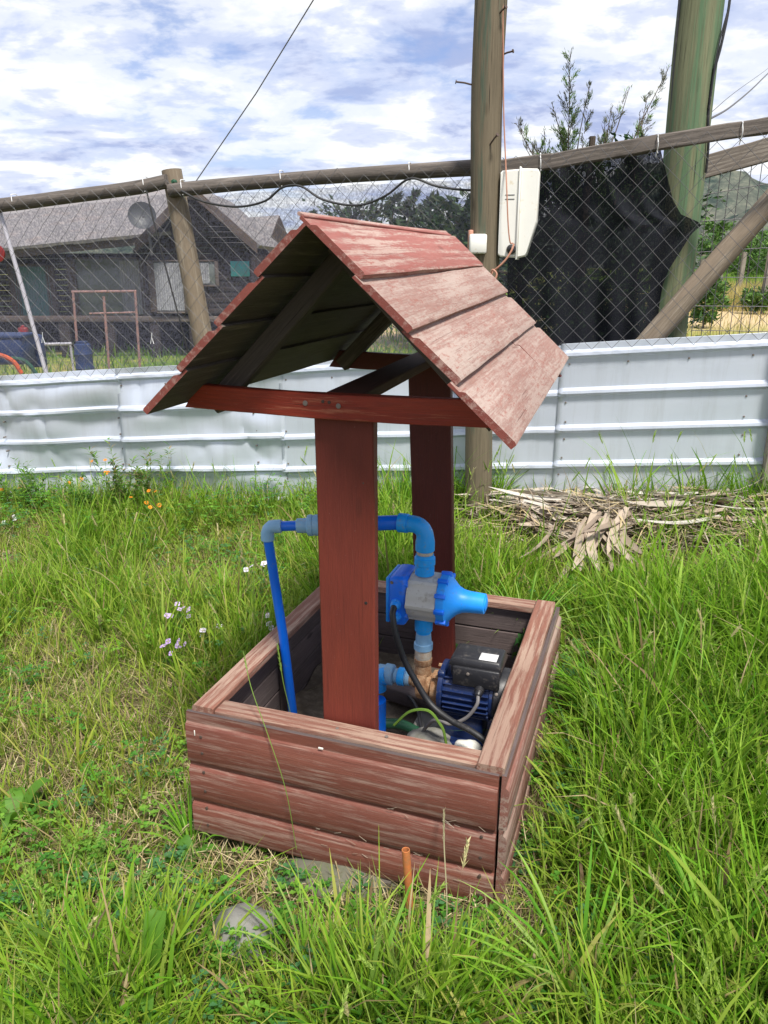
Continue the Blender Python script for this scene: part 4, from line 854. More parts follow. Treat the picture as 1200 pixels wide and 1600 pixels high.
single('copper_cable', MB().tube(arc([pp(785, -60, -0.05), pp(786, 60, -0.055), pp(787, 170, -0.06), pp(790, 250, -0.08), pp(792, 300, -0.13), pp(794, 350, -0.14), pp(797, 378, -0.14), pp(801, 380, -0.125)]), 0.0034, 7), M['coppercable'], 'copper-coloured cable hanging down the right side of the pole over the meter box', 'cable', pp(787, 170))
single('twisted_cable', MB().tube(arc([pp(803, 381, -0.15), pp(799, 392, -0.16), pp(790, 406, -0.16), pp(778, 418, -0.15), pp(770, 424, -0.13), pp(766, 434, -0.15), pp(772, 438, -0.17), pp(776, 428, -0.17), pp(769, 422, -0.16), pp(764, 440, -0.14), pp(757, 470, -0.12), pp(752, 560, -0.11)]), 0.0048, 8), M['coppercable'], 'short twisted cable curling from the meter box gland back to the pole', 'cable', pp(790, 406))
kn = [(283, 298), (318, 315), (370, 323), (414, 314), (441, 293), (470, 291), (505, 312), (558, 321), (602, 306), (641, 279), (683, 291), (736, 297), (790, 290), (812, 277), (830, 266)]
single('drooping_cable', MB().tube(arc([fl(a, b, 0.062) for a, b in kn], 6), 0.0062, 7), M['cable'], 'black cable drooping in loops under the middle fence rail', 'cable', fl(560, 321), FF)
single('thin_line', MB().tube(arc([fl(229, 298, 0.04), fl(240, 345, 0.05), fl(262, 430, 0.05), fl(290, 535, 0.05), fl(300, 580, 0.04)], 4), 0.0045, 6), M['cable'], 'thin dark line slanting down the mesh left of the tan post', 'cable', fl(262, 430), FF)
single('leaning_pipe', MB().tube([fl(-8, 305, -0.02), fl(35, 450, -0.02), fl(74, 590, -0.02)], 0.0135, 10), M['palepipe'], 'thin pale steel pipe leaning behind the mesh at the far left', 'pipe', fl(74, 590), FF)
single('red_disc', MB().lathe(fl(-2, 396, -0.06), -Y, [(0, 0.05), (0.004, 0.052), (0.012, 0.052), (0.016, 0.03)], 20), M['redpl'], 'round red plastic disc at the far left behind the mesh', 'disc', fl(-2, 396), FF)

# overhead wires
single('overhead_wire', MB().tube([at_y(220, 416, 9.0), at_y(305, 285, 9.0), at_y(400, 146, 8.6), at_y(492, -4, 8.2), at_y(600, -180, 7.8)], 0.0058, 6), M['darkwire'], 'single thin wire rising across the sky from the tan fence post', 'wire', at_y(400, 146, 8.6))
single('overhead_wire', MB().tube(arc([bq(1107, 187, -0.05), at_y(1140, 168, 5.6), at_y(1175, 139, 7.2), at_y(1205, 110, 9.0), at_y(1260, 60, 12)]), 0.0055, 6), M['darkwire'], 'dark wire running from the thick green pole out to the right', 'wire', bq(1107, 187))
single('overhead_wire', MB().tube(arc([bq(1112, 175, -0.02), at_y(1150, 143, 5.8), at_y(1205, 103, 9.0), at_y(1260, 58, 12)]), 0.002, 5), M['darkwire'], 'very thin wire above the other one at the upper right', 'wire', bq(1112, 175))

# ------------------------------------------------------------------ welded mesh fence behind, right
ws = Thing('welded_mesh_fence', 'square welded wire fence under a wide weathered plank at the far right', 'wire fence', tuple(fl(1150, 500, -0.75)), FF)
OW = -0.75
w0, w1 = fl(1080, 267, OW), fl(1330, 197, OW)
ws.part('top_plank', MB().board(w0, w1, Z, -Y, 0.125, 0.03, 0.004, nseg=8, jit=0.004), M['grey'])
rowsW = [(347, 339), (308, 287), (395, 387), (433, 434), (478, 479), (516, 518), (556, 560)]
for (ya, yb) in rowsW:
    a, b = fl(1080, ya, OW), fl(1200, yb, OW); ws.part('horizontal_wire', MB().tube([a, b, b + (b - a) * 1.2], 0.0022, 5), M['darkwire'])
na = 34; xa = fl(1083, 500, OW).x
for k in range(na):
    s = xa + 0.052 * k; lo = V(s, -OW, z1(s) - 0.5); 
    hi = V(s, -OW, float(np.interp(s, [w0.x, w1.x], [w0.z, w1.z])) - 0.03)
    ws.part('vertical_wire', MB().tube([lo, (lo + hi) / 2 + V(0.004 * math.sin(k * 1.7), 0, 0), hi], 0.0021, 4), M['darkwire'])
for k, (px, py, ht, Yd) in enumerate(((1121, 455, 1.6, 25.0), (1152, 470, 1.45, 27), (1196, 452, 2.1, 18.0), (1093, 440, 1.4, 30.0), (1230, 455, 2.0, 18.0))):
    p = at_y(px, py, Yd); z0 = gz(p.x, p.y)
    single('field_post', MB().board((p.x, p.y, z0 - 0.1), (p.x + 0.03, p.y, z0 + ht), X, Y, 0.14, 0.12, 0.008, nseg=4, jit=0.01), M['grey'],
           ['grey timber post standing in the dry field, second from the green pole', 'short timber post in the dry grass, middle of the field posts', 'tallest timber post in the field beside the slanting brace', 'smallest far post just right of the green pole', 'timber post in the field beyond the right edge'][k], 'post', (p.x, p.y, z0), group='posts in the field')

# ------------------------------------------------------------------ house beyond the net
HY = 13.0
def hp(px, py, dy=0.0): return at_y(px, py, HY + dy)
hb_ = hp(200, 566)
hs = Thing('timber_house', 'dark timber house with pale sheet roof and gable, beyond the net at left', 'house', (hb_.x, HY, 0.0))
def quad(p, q, r, s_, th, m=0):
    """slab from 4 corners with thickness away from the camera side"""
    mb = MB(); p, q, r, s_ = map(Vector, (p, q, r, s_)); n = (q - p).cross(s_ - p).normalized() * th
    vs = [p, q, r, s_, p + n, q + n, r + n, s_ + n]; mb.add(vs, [(0, 1, 2, 3), (7, 6, 5, 4), (0, 4, 5, 1), (1, 5, 6, 2), (2, 6, 7, 3), (3, 7, 4, 0)])
    return mb
def hbox(x0, y0, x1, y1, dy, th, mb=None):
    a = hp(x0, y1, dy); b = hp(x1, y0, dy); return (mb or MB()).rbox(((a.x + b.x) / 2, HY + dy + th / 2, (a.z + b.z) / 2), (abs(b.x - a.x), th, abs(b.z - a.z)), 0.006)
nsh = 14
for k in range(nsh):          # overlapping roof sheets, eave to ridge
    xa_, xb_ = -160 + (265 + 160) * k / nsh, -160 + (265 + 160) * (k + 1) / nsh
    def ev(x): return hp(x, 388 - 0.10 * x, -0.5)
    def rg(x): return hp(x, 322 - 0.118 * x, 2.6)
    mb = quad(ev(xa_), ev(xb_ + 1.0), rg(xb_ + 1.0), rg(xa_), -0.04 - 0.01 * (k % 2)); hs.part('roof_sheet', mb, M['roofmetal'], smooth=False)
hs.part('eave_board', quad(hp(-160, 421, -0.42), hp(235, 381, -0.42), hp(235, 367, -0.42), hp(-160, 405, -0.42), -0.03), M['woodstrip'], smooth=False)
for k in range(12):           # front wall siding, window band cut away
    y0, y1 = 396 + k * 8.3, 396 + (k + 1) * 8.3 - 0.4
    hs.part('siding_board', hbox(-160, y0, 392 if y0 > 384 else 300, y1, 0.35 + 0.012 * (k % 2), 0.05), M['housewood'])
for k in range(10):           # gable siding
    y0, y1 = 312 + k * 8.4, 312 + (k + 1) * 8.4 - 0.4; hw = (y1 - 302) * 1.0
    hs.part('gable_board', hbox(300 - hw * 0.98, y0, 300 + hw * 1.06, y1, -0.30 + 0.012 * (k % 2), 0.05), M['housewood'])
for k in range(11):
    y0, y1 = 396 + k * 8.6, 396 + (k + 1) * 8.6 - 0.4
    hs.part('siding_board', hbox(228, y0, 390, y1, -0.30 + 0.012 * (k % 2), 0.05), M['housewood'])
for a, b, l in (((298, 296), (212, 386), 0), ((298, 296), (402, 388), 1)):
    p, q = hp(*a, -0.62), hp(*b, -0.62); p2, q2 = p + V(0, 3.0, 0), q + V(0, 3.0, 0)
    hs.part('gable_roof', quad(p, q, q2, p2, 0.06 if l else -0.06), M['roofmetal'], smooth=False)
    hs.part('barge_board', MB().board(p - Y * 0.02, q - Y * 0.02, (V(0, 0, 1)), -Y, 0.16, 0.03, 0.004), M['woodstrip'])
def hwin(x0, y0, x1, y1, dy, m, bars=0, curtain=None):
    f_ = hs.part('window', hbox(x0, y0, x1, y0 + 3, dy - 0.05, 0.05).__class__() if False else hbox(x1 - 3, y0, x1, y1, dy - .05, .05, hbox(x0, y0, x0 + 3, y1, dy - .05, .05, hbox(x0, y1 - 3, x1, y1, dy - .05, .05, hbox(x0, y0, x1, y0 + 3, dy - .05, .05)))), M['woodstrip'])
    hs.part('pane', hbox(x0 + 2, y0 + 2, x1 - 2, y1 - 2, dy - 0.025, 0.02), M[m], parent=f_)
    if curtain:
        n = int(abs(curtain[1] - curtain[0]) / 3); mbc = MB()
        a = hp(curtain[0], y1 - 5, dy - .034); b = hp(curtain[1], y0 + 5, dy - .034)
        for j in range(n): mbc.tube([(a.x + (b.x - a.x) * (j + .5) / n, HY + dy - .03, a.z), (a.x + (b.x - a.x) * (j + .5) / n, HY + dy - .03, b.z)], (b.x - a.x) / n * 0.55, 6)
        hs.part('curtain', mbc, M[curtain[2]], parent=f_)
hwin(112, 402, 226, 496, 0.35, 'glass', curtain=(194, 222, 'curtain'))
hwin(22, 412, 82, 500, 0.35, 'glass', curtain=(30, 76, 'teal'))
hwin(236, 406, 292, 490, -0.30, 'glass', curtain=(242, 288, 'curtain'))
hwin(306, 406, 340, 448, -0.30, 'glass', curtain=(311, 326, 'curtain'))
hs.part('notice_board', hbox(361, 408, 389, 432, -0.34, 0.03), M['tealsign'])
hs.part('deck_beam', hbox(-160, 494, 392, 503, -0.30, 0.12), M['woodstrip'])
hs.part('void_shade_panel', hbox(-160, 500, 392, 575, 0.9, 0.05), M['dark'])  # dark panel painted as the shade in the open space beneath the house
for px in (-100, -30, 40, 100, 170, 240, 300, 385): hs.part('stilt', hbox(px, 503, px + 7, 580, -0.28, 0.09), M['housewood'])
dsc = hp(222, 337, -0.9); dt = Thing('satellite_dish', 'dark round satellite dish on the house roof beside the gable', 'satellite dish', dsc)
dt.part('reflector', MB().lathe(dsc, V(0.25, -1, 0.35), [(-0.05, 0.03), (-0.045, 0.09), (-0.02, 0.15), (0.012, 0.20), (0.016, 0.20), (-0.012, 0.15), (-0.035, 0.08), (-0.04, 0.0)], 28, cap=False), M['dish'])
dt.part('mast', MB().tube([dsc + V(0, .04, 0), dsc + V(0.03, .15, -.1), dsc + V(0.05, .15, -.55)], 0.02, 8), M['darkwire'])
# second roof, further right
h2 = hp(400, 400, 6.0); h2t = Thing('small_house', 'small pale-roofed building with a brown gable end beyond the timber house', 'house', (h2.x, HY + 6, 0))
def h6(px, py, dy=0.0): return at_y(px, py, HY + 6 + dy)
h2t.part('roof', quad(h6(330, 386, -1.5), h6(418, 384, -1.5), h6(436, 336, 0), h6(330, 344, 0), -0.06), M['roofmetal'], smooth=False)
g1, g2, g3 = h6(419, 384, -1.45), h6(437, 337, 0), h6(456, 384, 1.4)
mbg = MB(); mbg.add([g1, g2, g3, g1 + V(0.0, 0.0, -1.9), g3 + V(0, 0, -1.9), *[q + V(-.08, 0, 0) for q in (g1, g2, g3, g1 + V(0, 0, -1.9), g3 + V(0, 0, -1.9))]], [(3, 4, 2, 1, 0), (5, 6, 7, 9, 8), (0, 1, 6, 5), (1, 2, 7, 6)])
h2t.part('gable_wall', mbg, M['woodstrip'], smooth=False)
h2t.part('front_wall', quad(h6(330, 388, -1.4), h6(419, 386, -1.4), h6(419, 386, -1.4) - Z * 2.0, h6(330, 388, -1.4) - Z * 2.0, 0.06), M['housewood'], smooth=False)
# yard clutter
def yz(px, Yd): p = at_y(px, 500, Yd); return V(p.x, Yd, gz(p.x, Yd))
Yf = 10.5
ft = Thing('steel_frame', 'rusty pink tubular frame standing in the yard before the large window', 'frame', yz(160, Yf))
def yp(px, py, Yd=Yf): return at_y(px, py, Yd)
for px, y0 in ((114, 455), (162, 463), (211, 455)):
    ft.part('leg', MB().tube([V(yp(px, 500).x, Yf, gz(yp(px, 500).x, Yf)), yp(px, y0)], 0.017, 8), M['pinksteel'])
ft.part('top_bar', MB().tube([yp(112, 456), yp(213, 455)], 0.016, 8), M['pinksteel']); ft.part('mid_bar', MB().tube([yp(140, 490), yp(213, 488)], 0.012, 8), M['pinksteel'])
bb = yz(124, 10.2); br = Thing('blue_barrel', 'blue plastic barrel standing in the yard by the left leg of the frame', 'barrel', bb)
br.part('barrel_body', MB().lathe(bb, Z, [(0, 0.09), (0.02, 0.105), (0.16, 0.11), (0.18, 0.118), (0.20, 0.11), (0.34, 0.11), (0.36, 0.118), (0.38, 0.11), (0.48, 0.10), (0.50, 0.07)], 20), M['bluebarrel'])
br.part('barrel_lid', MB().lathe(bb + Z * 0.50, Z, [(0, 0.075), (0.02, 0.075), (0.022, 0.05)], 16), M['bluebarrel'])
bar = MB().tube([yp(66, 538, 9.2), yp(112, 537, 9.2)], 0.018, 8)
single('bench_rail', bar.tube([yp(68, 538, 9.2), V(yp(68, 538, 9.2).x, 9.2, gz(-3, 9.2))], 0.014, 8).tube([yp(110, 538, 9.2), V(yp(110, 538, 9.2).x, 9.2, gz(-3, 9.2))], 0.014, 8), M['palepipe'], 'low pale metal rail in the yard left of the blue barrel', 'rail', yz(90, 9.2))
for k, (px, py, w_, h_, Yd, mm, nm, lb, ct_) in enumerate(((12, 546, 0.42, 0.28, 8.0, 'bluebarrel', 'storage_crate', 'dark blue plastic crate at the far left of the yard', 'crate'), (-60, 540, 0.45, 0.45, 8.2, 'bluebarrel', 'storage_crate', 'blue plastic crate just beyond the left edge of the yard', 'crate'), (56, 548, 0.18, 0.34, 8.3, 'bluebarrel', 'water_can', 'upright dark blue can beside the blue crate', 'can'), (38, 530, 0.10, 0.25, 8.4, 'redpl', 'red_bottle', 'small red bottle standing between crate and can', 'bottle'))):
    p = at_y(px, py, Yd); t = Thing(nm, lb, ct_, (p.x, Yd, p.z - h_ / 2))
    b_ = t.part('body', MB().rbox(p, (w_, w_ * 0.7, h_), 0.03, taper=1.08 if nm == 'storage_crate' else 0.92), M[mm]); t.part('rim' if nm == 'storage_crate' else 'cap', MB().rbox(p + Z * h_ / 2, (w_ * (1.12 if nm == 'storage_crate' else .35), w_ * (.8 if nm == 'storage_crate' else .35), 0.04), 0.01), M[mm])
def pointlog(pts, r, m, name, lb, ct_): P = [at_y(*p) for p in pts]; single(name, MB().tube(arc(P, 4), r, 8), M[m], lb, ct_, P[0])
pointlog([(-20, 552, 6.6), (4, 556, 6.6), (22, 566, 6.6), (34, 584, 6.6)], 0.02, 'orangepl', 'orange_hose', 'loop of thick orange hose lying at the far left behind the metal sheet', 'hose')
pointlog([(18, 560, 6.7), (34, 562, 6.7), (46, 570, 6.7), (58, 586, 6.7)], 0.018, 'greenpl', 'green_hose_coil', 'dark green hose lying beside the orange hose behind the metal sheet', 'hose')
mnd = at_y(140, 578, 8.0)
for k, (px, Yd, r_) in enumerate(((60, 7.6, 0.35), (150, 8.2, 0.45), (230, 8.0, 0.4))):
    p = yz(px, Yd); pebble('dirt_mound', (p.x, p.y, p.z - 0.02), r_, 'soil', ['low brown dirt mound behind the pale pipe', 'low brown dirt mound in front of the steel frame', 'low brown dirt mound in the yard near the tan post'][k], 'dirt mound', ID, 1.5, 1.0, 0.35, 50 + k, amp=0.35)
#PART4
# ------------------------------------------------------------------ vegetation (numpy strips and leaves)
rng = np.random.RandomState(11)
def raw_mesh(name, co, faces, colr, m, base=(0, 0, 0)):
    me = bpy.data.meshes.new(name); co = co - np.array(base, dtype=co.dtype)
    me.vertices.add(len(co)); me.vertices.foreach_set('co', co.astype(np.float32).ravel()); k = faces.shape[1]
    me.loops.add(faces.size); me.loops.foreach_set('vertex_index', faces.ravel().astype(np.int32))
    me.polygons.add(len(faces)); me.polygons.foreach_set('loop_start', np.arange(len(faces), dtype=np.int32) * k)
    at = me.attributes.new('col', 'FLOAT_COLOR', 'POINT'); c4 = np.ones((len(co), 4), np.float32); c4[:, :3] = colr; at.data.foreach_set('color', c4.ravel())
    me.update(); me.materials.append(m); me.shade_smooth(); return me
def link(me, name, base=(0, 0, 0), **k):
    o = bpy.data.objects.new(name, me); col.objects.link(o); o.location = base; props(o, **k); return o
def strips(P, az, lean, bend, L, W, C0, C1, seg=4, twist=None, fold=0.0):
    """arching blades: P base (n,3); az direction of lean; lean, bend radians; returns co, quads, col"""
    n = len(P); t = np.linspace(0, 1, seg + 1); pos = np.zeros((n, seg + 1, 3)); pos[:, 0] = P
    ang = lean[:, None] + bend[:, None] * t[None, :] ** 1.3
    for k in range(seg):
        a = (ang[:, k] + ang[:, k + 1]) / 2; d = L / seg
        pos[:, k + 1, 0] = pos[:, k, 0] + np.sin(a) * np.cos(az) * d; pos[:, k + 1, 1] = pos[:, k, 1] + np.sin(a) * np.sin(az) * d; pos[:, k + 1, 2] = pos[:, k, 2] + np.cos(a) * d
    tw = (rng.uniform(-0.9, 0.9, n) if twist is None else twist)
    wx, wy = -np.sin(az + tw), np.cos(az + tw)
    prof = np.where(t < 0.5, 0.65 + 0.7 * t, 1.0 - ((t - 0.5) / 0.5) ** 1.8 * 0.96)
    hw = (W[:, None] / 2) * prof[None, :]
    a_ = pos.copy(); b_ = pos.copy()
    a_[..., 0] += wx[:, None] * hw; a_[..., 1] += wy[:, None] * hw; b_[..., 0] -= wx[:, None] * hw; b_[..., 1] -= wy[:, None] * hw
    co = np.stack([a_, b_], 2).reshape(-1, 3)
    base = (np.arange(n) * (seg + 1) * 2)[:, None] + (np.arange(seg) * 2)[None, :]
    q = np.stack([base, base + 1, base + 3, base + 2], -1).reshape(-1, 4)
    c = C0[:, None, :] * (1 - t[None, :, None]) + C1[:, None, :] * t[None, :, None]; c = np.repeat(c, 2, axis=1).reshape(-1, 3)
    return co, q, c
def leaves(P, D, U, L, W, C, shape=0.45):
    """kite leaves: P base, D direction, U side vector"""
    D = D / np.linalg.norm(D, axis=1, keepdims=True); U = np.cross(D, np.cross(U, D)); U /= np.linalg.norm(U, axis=1, keepdims=True) + 1e-9
    N = np.cross(D, U); L = L[:, None]; W = W[:, None]
    v = np.stack([P, P + D * L * shape + U * W / 2 + N * W * 0.15, P + D * L - N * L * 0.12, P + D * L * shape - U * W / 2 + N * W * 0.15, P + D * L * shape * 0.9 - N * W * .04], 1)
    n = len(P); i = np.arange(n)[:, None] * 5
    q = np.concatenate([i + np.array([[0, 1, 2, 4]]), i + np.array([[0, 4, 2, 3]])], 1).reshape(-1, 4)
    return v.reshape(-1, 3), q, np.repeat(C, 5, axis=0)
def join(parts):
    co, q, c, b = [], [], [], 0
    for a, f, k in parts: co.append(a); q.append(f + b); c.append(k); b += len(a)
    return np.concatenate(co), np.concatenate(q), np.concatenate(c)
def vn(x, y, s, seed):
    """smooth value noise"""
    r = np.random.RandomState(seed).rand(64, 64); xx = x * s + 100; yy = y * s + 100; xi = np.floor(xx).astype(int); yi = np.floor(yy).astype(int); fx = xx - xi; fy = yy - yi
    fx = fx * fx * (3 - 2 * fx); fy = fy * fy * (3 - 2 * fy); g = lambda a, b: r[a % 64, b % 64]
    return (g(xi, yi) * (1 - fx) + g(xi + 1, yi) * fx) * (1 - fy) + (g(xi, yi + 1) * (1 - fx) + g(xi + 1, yi + 1) * fx) * fy
def boxuv(x, y):
    dx, dy = x - BOXA.x, y - BOXA.y; return dx * math.cos(BOXTH) + dy * math.sin(BOXTH), -dx * math.sin(BOXTH) + dy * math.cos(BOXTH)
HC = (1.27, 3.62)                                       # centre of the dry heap
def sm(a, b, x): t = np.clip((x - a) / (b - a), 0, 1); return t * t * (3 - 2 * t)
def lush(x, y):
    u_, v_ = boxuv(x, y)
    l = sm(0.85, 1.15, u_) * (0.75 + 0.25 * sm(0.2, 0.8, y - 1.2)) + 0.75 * sm(2.5, 3.1, y) * sm(-0.9, 0.1, x)
    l = np.maximum(l, 0.80 * np.exp(-((x - 0.08) / 0.30) ** 2 - ((y - 1.20) / 0.12) ** 2))
    l = np.maximum(l, 0.75 * np.exp(-((x + 0.62) / 0.25) ** 2 - ((y - 1.25) / 0.22) ** 2))
    l = np.maximum(l, 0.45 * np.exp(-((x + 0.55) / 0.22) ** 2 - ((y - 2.9) / 0.5) ** 2))
    l = np.maximum(l, 0.42 * (vn(x, y, 1.3, 44) > 0.52) * (x < -0.3)); l = np.maximum(l, 0.55 * sm(3.9, 4.6, y + 0.275 * x) * sm(0.5, -0.2, x))
    l = l * (0.72 + 0.5 * vn(x, y, 2.2, 3)) * (1 - 0.92 * np.exp(-((x - 1.25) / 0.70) ** 2 - ((y - 3.15) / 0.45) ** 2))
    l = l * (1 - 0.75 * np.exp(-((x - 1.35) / 0.22) ** 2 - ((y - 1.75) / 0.25) ** 2)) * (1 - 0.6 * np.exp(-((x - 0.47) / 0.12) ** 2 - ((y - 1.35) / 0.18) ** 2))
    return np.clip(l, 0, 1)
def fence_y(x): return FA.y + (x - FA.x) * (FD.y / FD.x)
def clumps(n, seed):
    r = np.random.RandomState(seed); y = 0.75 + (5.3 - 0.75) * r.rand(n * 3) ** 1.25; half = 0.62 * y + 0.75
    x = (r.rand(n * 3) * 2 - 1) * half
    keep = y < fence_y(x) - 0.02; x, y = x[keep], y[keep]; keep = r.rand(len(x)) < (half[:len(keep)][keep] / 3.9) + 0.15; x, y = x[keep], y[keep]
    u_, v_ = boxuv(x, y); k = ~((u_ > -0.015) & (u_ < BU + 0.02) & (v_ > -0.02) & (v_ < BV + 0.02)); return x[k], y[k]
def near_front(x, y):
    u_, v_ = boxuv(x, y); d = np.maximum(np.maximum(-v_, 0), np.maximum(np.maximum(-u_, u_ - BU), 0)); inf = (v_ < 0.35) & (u_ > -0.25) & (u_ < BU + 0.1)
    return np.where(inf, np.clip(0.25 + d * 1.9, 0.25, 1), 1.0)
def stone_gap(x, y, x0, y0, r0): return np.hypot(x - x0, y - y0) > r0
GREEN = np.array([[0.10, 0.28, 0.012], [0.13, 0.34, 0.016], [0.19, 0.39, 0.022], [0.045, 0.15, 0.014], [0.24, 0.42, 0.045]])
YELL = np.array([[0.38, 0.46, 0.07], [0.44, 0.43, 0.12], [0.30, 0.44, 0.05]])
DRYC = np.array([[0.40, 0.32, 0.17], [0.30, 0.23, 0.12], [0.50, 0.42, 0.25], [0.22, 0.16, 0.09]])
def grass(nc, per, seed, lo, hi, name, label_kind=None):
    x, y = clumps(nc, seed); r = np.random.RandomState(seed + 1)
    l = lush(x, y); keep = (r.rand(len(x)) < 0.62 + 0.38 * l) & stone_gap(x, y, s1.x, s1.y - 0.03, 0.11)
    hd = np.hypot((x - HC[0]) / 1.15, (y - HC[1] + 0.275 * (x - HC[0])) / 0.45) < 1; keep &= ~(hd & (r.rand(len(x)) < 0.93))
    x, y, l = x[keep], y[keep], l[keep]; n = len(x)
    cnt = (per * (0.5 + 0.9 * r.rand(n)) * (0.6 + 0.6 * l)).astype(int) + 3; idx = np.repeat(np.arange(n), cnt); N = len(idx)
    L_, nf = l[idx], near_front(x, y)[idx]
    rad = (0.012 + 0.045 * r.rand(n))[idx] * np.sqrt(r.rand(N)); az = r.rand(N) * 2 * np.pi
    px, py = x[idx] + rad * np.cos(az), y[idx] + rad * np.sin(az); 
    Lg = (lo + (hi - lo) * L_) * (0.55 + 0.75 * r.rand(N)) * (0.75 + 0.5 * r.rand(n))[idx] * nf
    az = az + r.normal(0, 0.5, N) + 0.0; lean = np.abs(r.normal(0.12, 0.24, N)) + rad * 4 + np.where(r.rand(N) < 0.08, 0.8, 0); bend = np.abs(r.normal(0.55, 0.45, N)) * (0.6 + Lg * 2.2)
    W = (0.0030 + 0.0042 * r.rand(N) ** 1.5) * (0.75 + 0.65 * L_) * np.where(r.rand(N) < 0.12, 1.9, 1)
    g = GREEN[r.randint(0, len(GREEN), n)][idx] * (0.8 + 0.4 * r.rand(N))[:, None]
    yw = (vn(x, y, 1.6, 17) * 0.35 + 0.95 * np.clip(1 - 1.5 * l, 0, 1))[idx] * r.rand(N)
    g = g * (1 - np.clip(yw * 1.15, 0, 0.85))[:, None] + YELL[r.randint(0, 3, N)] * np.clip(yw * 1.15, 0, 0.85)[:, None]
    dry = r.rand(N) < 0.04 + 0.05 * (1 - L_); g[dry] = DRYC[r.randint(0, 4, dry.sum())]
    pz_ = ground_z(px, py) - 0.012
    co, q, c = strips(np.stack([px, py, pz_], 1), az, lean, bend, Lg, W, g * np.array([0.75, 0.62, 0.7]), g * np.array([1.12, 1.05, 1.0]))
    return co, q, c
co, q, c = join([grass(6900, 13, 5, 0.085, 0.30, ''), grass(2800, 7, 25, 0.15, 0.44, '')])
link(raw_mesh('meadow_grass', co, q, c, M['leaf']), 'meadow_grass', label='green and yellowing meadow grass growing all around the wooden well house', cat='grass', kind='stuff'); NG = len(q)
# dry thatch lying near the soil
def thatch(n, seed):
    x, y = clumps(n, seed); r = np.random.RandomState(seed); N = len(x); l = lush(x, y); k = r.rand(N) < 1.0 - 0.45 * l; x, y = x[k], y[k]; N = len(x)
    x += r.normal(0, .01, N); g = DRYC[r.randint(0, 4, N)] * (0.6 + 0.7 * r.rand(N))[:, None]; m = r.rand(N) < 0.25; g[m] = np.array([0.14, 0.18, 0.04])
    return strips(np.stack([x, y, ground_z(x, y) + 0.002 + 0.02 * r.rand(N)], 1), r.rand(N) * 6.283, 0.9 + 0.6 * r.rand(N), r.normal(0.3, 0.7, N), 0.03 + 0.09 * r.rand(N), 0.0018 + 0.0018 * r.rand(N), g, g, seg=3)
co, q, c = thatch(52000, 77)
link(raw_mesh('dry_thatch', co, q, c, M['dry']), 'dry_thatch', label='straw-coloured dry grass litter lying between the green blades', cat='dry grass', kind='stuff')
# clover and small broad leaves
def clover(n, seed):
    x, y = clumps(n, seed); r = np.random.RandomState(seed); N = len(x); u_, v_ = boxuv(x, y)
    hd_ = np.hypot((x - HC[0]) / 1.1, (y - HC[1] + 0.275 * (x - HC[0])) / 0.5) < 1; w_ = 0.08 + 0.5 * (vn(x, y, 2.0, 31) > 0.55) + 0.6 * ((u_ > BU) & (u_ < BU + 0.45) & (v_ > 0.1)) + 0.5 * (x < -0.45) * (y < 1.6) + 0.6 * ((x > 0.2) & (y > fence_y(x) - 0.35))
    k = (r.rand(N) < w_) & ~hd_; x, y = x[k], y[k]; n = len(x); nl = 9; idx = np.repeat(np.arange(n), nl); N = len(idx)
    a = r.rand(N) * 6.283; rad = 0.05 * np.sqrt(r.rand(N)); h = (0.03 + 0.09 * r.rand(N)) * (1 + (y[idx] > 4) * 0.8); px, py = x[idx] + rad * np.cos(a), y[idx] + rad * np.sin(a)
    h *= near_front(px, py)
    P = np.stack([px, py, ground_z(px, py) + h], 1); parts = []
    cc = np.array([[0.07, 0.22, 0.03], [0.10, 0.27, 0.03], [0.17, 0.34, 0.04], [0.07, 0.19, 0.07]])[r.randint(0, 4, n)][idx] * (0.8 + .4 * r.rand(N))[:, None]
    for k in range(3):
        b = a + k * 2.094; D = np.stack([np.cos(b), np.sin(b), 0.15 + 0.3 * r.rand(N)], 1); U = np.stack([-np.sin(b), np.cos(b), r.normal(0, .2, N)], 1)
        parts.append(leaves(P, D, U, 0.010 + 0.012 * r.rand(N), 0.008 + 0.008 * r.rand(N), cc, 0.6))
    return join(parts)
co, q, c = clover(2300, 91)
link(raw_mesh('clover', co, q, c, M['leaf']), 'clover', label='low clover and small round leaves growing among the grass', cat='clover', kind='stuff')
